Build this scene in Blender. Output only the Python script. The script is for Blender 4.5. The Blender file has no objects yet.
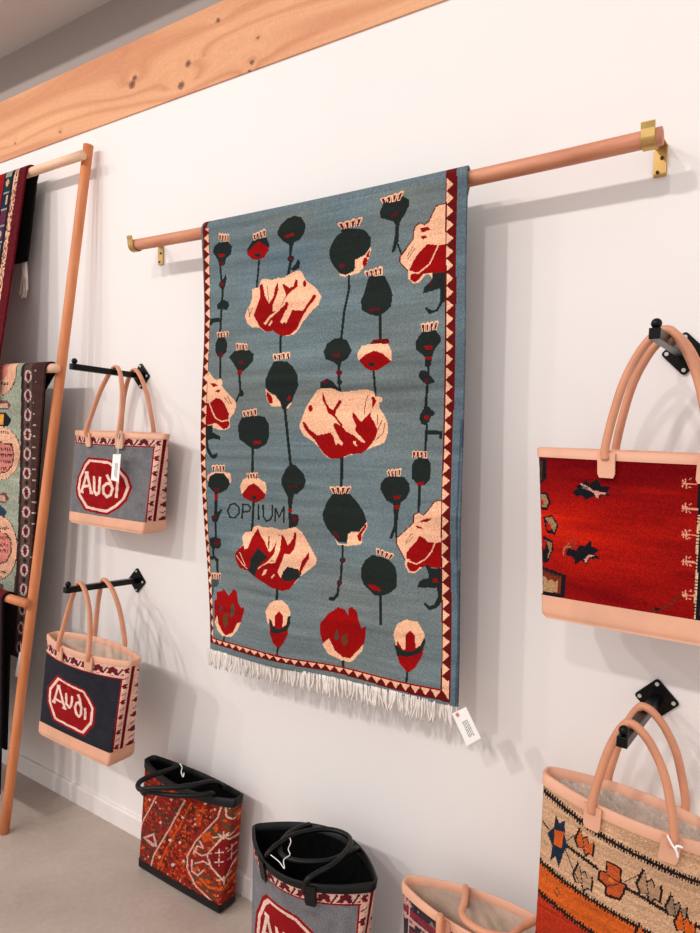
import bpy, math, random
import numpy as np
from mathutils import Matrix, Vector
rng = np.random.default_rng(7); random.seed(7)
S = bpy.context.scene; COL = S.collection

# ------------------------------------------------------------------ camera geometry
def calib(f=690., vp1=(-650., 400.), s=0.018):
    c = np.array([350., 466.5])
    d1 = np.array([vp1[0]-c[0], -(vp1[1]-c[1]), -f]); X = -d1/np.linalg.norm(d1)
    a = np.array([vp1[0]-c[0], vp1[1]-c[1]]); h = vp1[1]+s*(c[0]-vp1[0])-c[1]
    t = -(f*f+a[1]*h)/(a[0]+a[1]*s)
    d2 = np.array([t, -(h+s*t), -f]); Y = d2/np.linalg.norm(d2)
    return np.array([X, Y, np.cross(X, Y)]), f, c
R, FL, CC = calib()
EYE = np.array([0., -1.4802, 1.45])
def ray(x, y): return R @ np.array([x-CC[0], -(y-CC[1]), -FL])
def aty(x, y, Y):
    d = ray(x, y); return EYE + (Y-EYE[1])/d[1]*d
def atz(x, y, Z):
    d = ray(x, y); return EYE + (Z-EYE[2])/d[2]*d
def proj(p):
    q = R.T @ (np.array(p, float)-EYE)
    return np.array([CC[0]-FL*q[0]/q[2], CC[1]+FL*q[1]/q[2]])
def hom(src, dst):
    A = []; b = []
    for (x, y), (u, v) in zip(src, dst):
        A += [[x, y, 1, 0, 0, 0, -u*x, -u*y], [0, 0, 0, x, y, 1, -v*x, -v*y]]; b += [u, v]
    h = np.linalg.solve(np.array(A, float), np.array(b, float))
    H = np.append(h, 1).reshape(3, 3)
    def f(P):
        P = np.asarray(P, float).reshape(-1, 2)
        q = np.c_[P, np.ones(len(P))] @ H.T
        return q[:, :2]/q[:, 2:]
    return f

# ------------------------------------------------------------------ colours, canvases (woven patterns)
def lin(c):
    c = np.asarray(c, float)/255.
    return np.where(c <= .04045, c/12.92, ((c+.055)/1.055)**2.4)
def L4(c): return (*lin(c), 1.)
class Canvas:
    def __init__(s, W, H, base, m=lambda P: np.asarray(P, float)):
        s.W, s.H, s.m = W, H, m
        s.a = np.empty((H, W, 3)); s.a[:] = base; s.fr = (0, 0, 1.)
    def frame(s, ox, oy, k): s.fr = (ox, oy, k)
    def raw(s, col, P):
        P = np.asarray(P, float)
        x0, y0 = np.floor(P.min(0)).astype(int); x1, y1 = np.ceil(P.max(0)).astype(int)
        x0 = max(x0, 0); y0 = max(y0, 0); x1 = min(x1, s.W); y1 = min(y1, s.H)
        if x1 <= x0 or y1 <= y0: return
        gx, gy = np.meshgrid(np.arange(x0, x1)+.5, np.arange(y0, y1)+.5)
        ins = np.zeros(gx.shape, bool); n = len(P)
        for i in range(n):
            ax, ay = P[i]; bx, by = P[(i+1) % n]
            if ay == by: continue
            ins ^= ((ay > gy) != (by > gy)) & (gx < (bx-ax)*(gy-ay)/(by-ay)+ax)
        s.a[y0:y1, x0:x1][ins] = col
    def _t(s, P):
        P = np.asarray(P, float).reshape(-1, 2)
        return s.m(P/s.fr[2]+np.array(s.fr[:2]))
    def poly(s, col, P): s.raw(col, s._t(P))
    def ell(s, col, cx, cy, rx, ry=None, n=14):
        ry = ry or rx; a = np.arange(n)*2*math.pi/n
        s.poly(col, np.c_[cx+rx*np.cos(a), cy+ry*np.sin(a)])
    def line(s, col, P, w):
        P = np.asarray(P, float).reshape(-1, 2)
        for a, b in zip(P[:-1], P[1:]):
            d = b-a; l = np.linalg.norm(d)
            if l == 0: continue
            d = d/l; n = np.array([-d[1], d[0]])*w/2; e = d*w*.25
            s.poly(col, [a-e+n, b+e+n, b+e-n, a-e-n])
    def crown(s, q, c1, c2, n=4):
        q = np.asarray(q, float).reshape(4, 2)
        def B(u, v): return (q[0]*(1-u)+q[1]*u)*(1-v)+(q[3]*(1-u)+q[2]*u)*v
        for i in range(n):
            a, b = (i+.02)/n, (i+.98)/n
            s.poly(c1, [B(a, .05), B((a+b)/2-.03, -.1), B((a+b)/2+.03, -.1), B(b, .05), B(b-.03, 1.05), B(a+.03, 1.05)])
        for i in range(n):
            a, b = (i+.24)/n, (i+.76)/n
            s.poly(c2, [B(a, .16), B(b, .16), B(b-.02, 1.), B(a+.02, 1.)])
    def run(s, frames, pal, text):
        for ln in text.strip().splitlines():
            t = ln.split()
            if not t: continue
            s.frame(*frames[t[0]]); c = pal[t[1]]; k = t[2]
            if k[0] == 'L': s.line(c, [float(v) for v in t[3:]], float(k[1:]))
            elif k == 'C': s.crown([float(v) for v in t[3:]], pal['p'], pal['r2'])
            elif k == 'O': s.ell(c, *[float(v) for v in t[3:]])
            else: s.poly(c, [float(v) for v in t[2:]])
    def knots(s, amt=.06):
        s.a *= 1+amt*rng.standard_normal((s.H, s.W, 1))
        s.a = np.clip(s.a, 2, 255)
def smooth_noise(H, W, sy, sx):
    a = rng.standard_normal((max(2, int(H/sy)+2), max(2, int(W/sx)+2)))
    yi = np.linspace(0, a.shape[0]-1.001, H); xi = np.linspace(0, a.shape[1]-1.001, W)
    y0 = yi.astype(int); x0 = xi.astype(int); fy = (yi-y0)[:, None]; fx = (xi-x0)[None]
    fy = fy*fy*(3-2*fy); fx = fx*fx*(3-2*fx)
    return (a[y0][:, x0]*(1-fy)*(1-fx)+a[y0+1][:, x0]*fy*(1-fx)+a[y0][:, x0+1]*(1-fy)*fx+a[y0+1][:, x0+1]*fy*fx)

# ------------------------------------------------------------------ materials
def nodes(name):
    m = bpy.data.materials.new(name); m.use_nodes = True
    nt = m.node_tree; b = nt.nodes['Principled BSDF']; return m, nt, b
def coords(nt, scale=(1, 1, 1), kind='Object'):
    tc = nt.nodes.new('ShaderNodeTexCoord'); mp = nt.nodes.new('ShaderNodeMapping')
    mp.inputs['Scale'].default_value = scale; nt.links.new(tc.outputs[kind], mp.inputs[0]); return mp.outputs[0]
def noise(nt, vec, scale, detail=4, rough=.55):
    n = nt.nodes.new('ShaderNodeTexNoise'); n.inputs['Scale'].default_value = scale
    n.inputs['Detail'].default_value = detail; n.inputs['Roughness'].default_value = rough
    nt.links.new(vec, n.inputs['Vector']); return n.outputs['Fac']
def ramp(nt, fac, stops):
    r = nt.nodes.new('ShaderNodeValToRGB'); e = r.color_ramp.elements
    while len(e) < len(stops): e.new(.5)
    for el, (p, c) in zip(e, stops): el.position = p; el.color = c
    nt.links.new(fac, r.inputs[0]); return r.outputs[0]
def bump(nt, b, h, strength, dist=.01):
    n = nt.nodes.new('ShaderNodeBump'); n.inputs['Strength'].default_value = strength
    n.inputs['Distance'].default_value = dist
    nt.links.new(h, n.inputs['Height']); nt.links.new(n.outputs[0], b.inputs['Normal'])
def mat_plain(name, c, rough=.5, metal=0., var=.06, scale=30., bmp=0., spec=.5, stretch=(1, 1, 1)):
    m, nt, b = nodes(name); v = coords(nt, stretch); f = noise(nt, v, scale)
    lo = L4(np.clip(np.array(c)*(1-var), 0, 255)); hi = L4(np.clip(np.array(c)*(1+var), 0, 255))
    nt.links.new(ramp(nt, f, [(.3, lo), (.7, hi)]), b.inputs['Base Color'])
    b.inputs['Roughness'].default_value = rough; b.inputs['Metallic'].default_value = metal
    b.inputs['Specular IOR Level'].default_value = spec
    if bmp: bump(nt, b, f, bmp)
    return m
def mat_wood(name, c1, c2, stretch, rough=.5):
    m, nt, b = nodes(name); v = coords(nt, stretch); f = noise(nt, v, 6., 6, .6)
    nt.links.new(ramp(nt, f, [(.25, L4(c1)), (.5, L4(np.array(c1)*.5+np.array(c2)*.5)), (.75, L4(c2))]), b.inputs['Base Color'])
    b.inputs['Roughness'].default_value = rough; bump(nt, b, f, .06); return m
def mat_woven(name, rough=.95, bs=.35, scale=420., sheen=.03):
    m, nt, b = nodes(name); at = nt.nodes.new('ShaderNodeAttribute'); at.attribute_name = 'Col'
    v = coords(nt); f = noise(nt, v, scale, 2)
    mx = nt.nodes.new('ShaderNodeMix'); mx.data_type = 'RGBA'; mx.blend_type = 'MULTIPLY'; mx.inputs[0].default_value = 1.
    nt.links.new(at.outputs['Color'], mx.inputs[6])
    nt.links.new(ramp(nt, f, [(.3, (.8, .8, .8, 1)), (.7, (1.12, 1.12, 1.12, 1))]), mx.inputs[7])
    nt.links.new(mx.outputs[2], b.inputs['Base Color'])
    b.inputs['Roughness'].default_value = rough; b.inputs['Specular IOR Level'].default_value = .05
    b.inputs['Sheen Weight'].default_value = sheen
    bump(nt, b, f, bs, .004); return m
M_WALL = mat_plain('white_wall_paint', (242, 236, 233), .75, var=.006, scale=2.5, spec=.25)
M_GREY = mat_plain('grey_upper_wall_paint', (160, 147, 140), .8, var=.01, scale=2)
M_CEIL = mat_plain('grey_ceiling_paint', (204, 198, 196), .8, var=.01, scale=2)
M_BASE = mat_plain('white_trim_paint', (242, 234, 230), .5, var=.01)
M_BRASS = mat_plain('brass', (196, 160, 98), .38, metal=.75, var=.05)
M_SCREW = mat_plain('dark_screw', (45, 36, 30), .4, metal=.6)
M_ZINC = mat_plain('zinc_screw', (205, 200, 196), .4, metal=.3)
M_BLACK = mat_plain('black_steel', (9, 9, 10), .3, metal=.0, var=.1, spec=.2)
M_ROD = mat_wood('rail_wood', (183, 110, 78), (224, 156, 122), (1.2, 9, 9), .55)
M_POLE = mat_wood('ladder_pole_wood', (196, 112, 62), (226, 146, 96), (9, 9, 1.0), .5)
M_RUNG = mat_wood('ladder_rung_wood', (228, 178, 142), (250, 212, 184), (1.2, 9, 9), .6)
M_LEATH = mat_plain('natural_leather', (226, 168, 138), .5, var=.035, scale=14, bmp=.05)
M_LEATH2 = mat_plain('natural_leather_strap', (214, 146, 112), .45, var=.05, scale=18, bmp=.05)
M_THREAD = mat_plain('leather_thread', (176, 112, 82), .7)
M_BLEA = mat_plain('black_leather', (10, 10, 10), .45, var=.15, scale=20, bmp=.08, spec=.3)
M_LINING = mat_plain('beige_lining', (214, 190, 172), .7, var=.08, scale=25, bmp=.25)
M_BLIN = mat_plain('black_lining', (7, 7, 7), .9, spec=.1)
M_WOOL = mat_woven('knotted_wool')
M_KILIM = mat_woven('woven_kilim', bs=.5, scale=300)
M_FRINGE = mat_plain('cotton_fringe', (236, 226, 218), .9, var=.08, scale=60)
M_CARD = mat_plain('white_card', (250, 246, 243), .6, var=.01)
M_INK = mat_plain('printed_ink', (112, 102, 102), .7)
M_PINK = mat_plain('pink_reinforcement', (226, 128, 122), .6)
M_STRING = mat_plain('white_string', (246, 242, 238), .7)
M_PLASTIC, _nt, _b = nodes('clear_plastic_wrap')
_b.inputs['Base Color'].default_value = (.9, .8, .72, 1); _b.inputs['Roughness'].default_value = .12
_b.inputs['Alpha'].default_value = .2
bump(_nt, _b, noise(_nt, coords(_nt), 60, 3), .4)

# ------------------------------------------------------------------ mesh helpers
def tagit(o, label=None, cat=None, group=None, kind=None):
    if label: o['label'] = label
    if cat: o['category'] = cat
    if group: o['group'] = group
    if kind: o['kind'] = kind
    return o
def thing(name, label, cat, loc=(0, 0, 0), rot=(0, 0, 0), group=None):
    o = bpy.data.objects.new(name, None); COL.objects.link(o); o.empty_display_size = .05
    o.location = loc; o.rotation_euler = rot; return tagit(o, label, cat, group)
def obj(name, V, F, mat, parent=None, smooth=False, colors=None, mids=None):
    me = bpy.data.meshes.new(name)
    me.from_pydata([tuple(map(float, v)) for v in V], [], [tuple(map(int, f)) for f in F])
    for m in (mat if isinstance(mat, (list, tuple)) else [mat]): me.materials.append(m)
    if mids is not None: me.polygons.foreach_set('material_index', np.asarray(mids, np.int32))
    if colors is not None:
        ca = me.color_attributes.new('Col', 'FLOAT_COLOR', 'CORNER')
        cnt = np.array([len(f) for f in F]); cc = np.repeat(np.asarray(colors, float), cnt, axis=0)
        ca.data.foreach_set('color', np.c_[cc, np.ones(len(cc))].astype(np.float32).ravel())
    if smooth: me.polygons.foreach_set('use_smooth', np.ones(len(F), bool))
    me.validate(); me.update()
    o = bpy.data.objects.new(name, me); COL.objects.link(o)
    if parent: o.parent = parent
    return o
class MB:
    def __init__(s): s.V = []; s.F = []; s.M = []
    def add(s, V, F, mi=0):
        n = len(s.V); s.V += [tuple(map(float, v)) for v in V]
        s.F += [tuple(i+n for i in f) for f in F]; s.M += [mi]*len(F); return s
    def box(s, c, h, mi=0, rot=None):
        V = [np.array([sx, sy, sz])*h for sx in (-1, 1) for sy in (-1, 1) for sz in (-1, 1)]
        if rot is not None: V = [np.array(rot) @ v for v in V]
        return s.add([v+np.array(c) for v in V], [(0, 1, 3, 2), (4, 6, 7, 5), (0, 4, 5, 1), (2, 3, 7, 6), (0, 2, 6, 4), (1, 5, 7, 3)], mi)
    def tube(s, P, r, n=8, flat=1., mi=0, up=(0, 0, 1)):
        P = np.asarray(P, float); k = len(P); r = np.broadcast_to(np.asarray(r, float), (k,))
        T = np.gradient(P, axis=0); T /= np.linalg.norm(T, axis=1)[:, None]+1e-12
        u = np.array(up, float)
        if abs(T[0] @ u) > .95: u = np.array([1., 0, 0])
        u = u-T[0]*(T[0] @ u); u /= np.linalg.norm(u); V = []
        for i in range(k):
            u = u-T[i]*(T[i] @ u); u /= np.linalg.norm(u); w = np.cross(T[i], u)
            for j in range(n):
                a = 2*math.pi*j/n; V.append(P[i]+r[i]*(math.cos(a)*u*flat+math.sin(a)*w))
        F = [(i*n+j, i*n+(j+1) % n, (i+1)*n+(j+1) % n, (i+1)*n+j) for i in range(k-1) for j in range(n)]
        F += [tuple(range(n))[::-1], tuple((k-1)*n+j for j in range(n))]
        return s.add(V, F, mi)
    def ball(s, c, r, n=10, mi=0):
        P = [np.array(c)+np.array([0, 0, r*math.cos(a)]) for a in np.linspace(math.pi*.98, math.pi*.02, n)]
        return s.tube(P, [r*math.sin(a) for a in np.linspace(math.pi*.98, math.pi*.02, n)], 12, mi=mi)
    def prism(s, prof, x0, x1, axis=0, mi=0):           # closed profile in the two other axes
        n = len(prof)
        def pt(x, q): return {0: (x, q[0], q[1]), 1: (q[0], x, q[1]), 2: (q[0], q[1], x)}[axis]
        V = [pt(x0, q) for q in prof]+[pt(x1, q) for q in prof]
        F = [(i, (i+1) % n, n+(i+1) % n, n+i) for i in range(n)]+[tuple(range(n))[::-1], tuple(range(n, 2*n))]
        return s.add(V, F, mi)
    def build(s, name, mat, parent=None, smooth=False, bevel=0.):
        o = obj(name, s.V, s.F, mat, parent, smooth, mids=s.M)
        import bmesh
        bm = bmesh.new(); bm.from_mesh(o.data); bmesh.ops.recalc_face_normals(bm, faces=bm.faces); bm.to_mesh(o.data); bm.free()
        if bevel:
            b = o.modifiers.new('Bevel', 'BEVEL'); b.width = bevel; b.segments = 2; b.limit_method = 'ANGLE'
        return o
def crom(P, per=10):
    P = np.asarray(P, float); Q = np.vstack([2*P[0]-P[1], P, 2*P[-1]-P[-2]]); out = []
    for i in range(1, len(Q)-2):
        p0, p1, p2, p3 = Q[i-1:i+3]
        for t in np.linspace(0, 1, per, endpoint=False):
            out.append(.5*(2*p1+(p2-p0)*t+(2*p0-5*p1+4*p2-p3)*t*t+(3*p1-p0-3*p2+p3)*t**3))
    return np.array(out+[Q[-2]])
def sheet(G, colors):                                      # G (h+1, w+1, 3); colors (h, w, 3) in sRGB 0..255
    h, w = G.shape[0]-1, G.shape[1]-1
    i = np.arange(h)[:, None]*(w+1)+np.arange(w)[None]
    F = np.stack([i, i+w+1, i+w+2, i+1], -1).reshape(-1, 4)
    return G.reshape(-1, 3), F, lin(colors.reshape(-1, 3))
def solidify(o, t, off=-1):
    m = o.modifiers.new('Thickness', 'SOLIDIFY'); m.thickness = t; m.offset = off; return o
def plane(name, pts, mat, kind='structure'):
    return tagit(obj(name, pts, [tuple(range(len(pts)))], mat), kind=kind)

# ------------------------------------------------------------------ setting
BZ0, BZ1, CZ = 2.412, 2.634, 2.80
def slab(name, x0, x1, y0, y1, z0, z1, mat):
    m = MB().box(((x0+x1)/2, (y0+y1)/2, (z0+z1)/2), np.array([(x1-x0)/2, (y1-y0)/2, (z1-z0)/2]))
    return tagit(m.build(name, mat), kind='structure')
slab('wall_back', -6, 3, 0, .1, 0, BZ1, M_WALL)
slab('wall_back_upper', -6, 3, 0.002, .1, BZ1, CZ, M_GREY)
slab('ceiling', -6, 3, -.30, .1, CZ, CZ+.05, M_CEIL)
slab('ceiling_bulkhead', -6, 3, -.30, -.25, CZ+.05, 4.3, M_CEIL)
mf, nt, b = nodes('polished_concrete')
v = coords(nt); f1 = noise(nt, v, 2.2, 6, .6); f2 = noise(nt, v, 60, 3)
mx = nt.nodes.new('ShaderNodeMix'); mx.data_type = 'RGBA'; mx.blend_type = 'MULTIPLY'; mx.inputs[0].default_value = .6
nt.links.new(ramp(nt, f1, [(.3, L4((170, 152, 140))), (.55, L4((190, 173, 161))), (.75, L4((205, 190, 179)))]), mx.inputs[6])
nt.links.new(ramp(nt, f2, [(.3, (.86, .86, .86, 1)), (.7, (1.05, 1.05, 1.05, 1))]), mx.inputs[7])
nt.links.new(mx.outputs[2], b.inputs['Base Color']); b.inputs['Roughness'].default_value = .42
slab('floor', -6, 3, -7, .1, -.1, 0, mf)
bb = MB().prism([(0, 0), (-.013, 0), (-.013, .062), (-.009, .068), (0, .068)], -6, 3)
tagit(bb.build('baseboard_back', M_BASE), kind='structure')

# timber header above the wall: plain sawn board face with knots and flowing grain
def beam():
    x0, x1, n, m = -3.6, 1.0, 920, 48
    X, Z = np.meshgrid(np.linspace(x0, x1, n), np.linspace(BZ1, BZ0, m))
    cols = None; d = np.zeros_like(X); kd = np.ones_like(X)
    kn = [(132, 85, .016), (134.5, 78, .012), (181, 86, .015), (188, 64, .013), (218, 20, .009), (252, 63, .009), (258, 38, .006),
          (249, 72, .006), (15, 144, .006), (60, 133, .005)]
    for px, py, r in kn:
        p = aty(px, py, -.005); dx = (X-p[0]); dz = (Z-p[2])*1.25; q = np.sqrt(dx**2*.55+dz**2)
        d += .035*np.exp(-(q/(r*3.4))**2)*np.sign(dz+1e-6)*.55+.05*r/.015*np.exp(-(np.abs(dx)/(r*7))**1.5)*np.exp(-(dz/(r*4))**2)
        rr = np.sqrt(dx**2+dz**2)
        kd *= 1-.62*np.exp(-(rr/(r*.62))**6)
        kd *= 1-.5*np.exp(-((rr-r*.8)/(r*.2))**2)*(rng.random(X.shape)*.3+.7)
    wob = smooth_noise(m, n, 14, 110)*.012+smooth_noise(m, n, 30, 240)*.02
    t = (Z+d+wob)*1.0
    t = t+smooth_noise(m, n, 10, 70)*.006+smooth_noise(m, n, 26, 130)*.02
    g = .5+.5*np.sin(t*78+2*np.sin(t*23)); fine = .5+.5*np.sin(t*420+3*smooth_noise(m, n, 8, 60))
    big = smooth_noise(m, n, 18, 130)
    base = np.array([230, 168, 122])[None, None]*np.ones((m, n, 1))
    w = np.clip(.42*g**3+.10*fine+.10*big+.08, -.1, .8)[..., None]
    c = base*(1-w)+np.array([192, 116, 74])*w
    c = c*(1+.012*rng.standard_normal((m, n, 1)))*kd[..., None]**np.array([.8, 1., 1.15])
    G = np.stack([np.linspace(x0, x1, n+1)[None]*np.ones((m+1, 1)), np.full((m+1, n+1), -.005), np.linspace(BZ1, BZ0, m+1)[:, None]*np.ones((1, n+1))], -1)
    mw, nt, b = nodes('knotty_timber'); at = nt.nodes.new('ShaderNodeAttribute'); at.attribute_name = 'Col'
    nt.links.new(at.outputs['Color'], b.inputs['Base Color']); b.inputs['Roughness'].default_value = .6
    V, F, C = sheet(G, np.clip(c, 0, 255))
    return tagit(solidify(obj('trim_1', V, F, mw, colors=C), .0045), kind='structure')
beam()

# ------------------------------------------------------------------ wall rail with brackets
RY = -.10
def railz(x): return 1.958+.0085*((x+1.1)/.75)**2+.004*(x+1.1)
rail = thing('hanging_rail', 'round wooden rail on two brass brackets, carrying the blue poppy rug', 'rail', (-1.05, 0, 1.96))
def loc_to(o, P): return np.asarray(P, float)-np.array(o.location)
xs = np.linspace(-1.771, -.277, 40)
MB().tube(loc_to(rail, [(x, RY, railz(x)) for x in xs]), .0165, 20).build('rod', M_ROD, rail, True)
for bx, ww in ((-1.760, .012), (-.298, .0125)):
    zc = railz(bx); r = .0178; q = np.array([1.05, 0, -1.96])
    pr = [(-.003, zc+.0185), (RY+r+.003, zc+.0185), (RY+r+.0005, zc+.014)]+[(RY+r*math.cos(a), zc+r*math.sin(a)) for a in np.linspace(0, -math.pi, 22)]
    pr += [(RY-r-.001, zc+.012), (RY-r-.004, zc+.024)]
    pr = np.array(pr); dd = np.gradient(pr, axis=0); dd /= np.linalg.norm(dd, axis=1)[:, None]
    nn = np.c_[dd[:, 1], -dd[:, 0]]*.0026
    mb = MB().prism([(p[0], p[1]-1.96) for p in list(pr)+list((pr-nn)[::-1])], bx-ww+1.05, bx+ww+1.05)
    mb.box(np.array([bx, -.003, zc-.010])+q, np.array([ww*.95, .0025, .0305]))
    brk = mb.build('bracket', M_BRASS, rail, bevel=.001)
    brk['label'] = 'brass bracket hooking the rod'
    for dz, dx in ((-.006, .003), (-.032, -.004)):
        MB().tube([np.array([bx+dx, -.005, zc+dz])+q, np.array([bx+dx, -.0075, zc+dz])+q], .0034, 10).build('screw', M_SCREW, brk)

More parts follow.
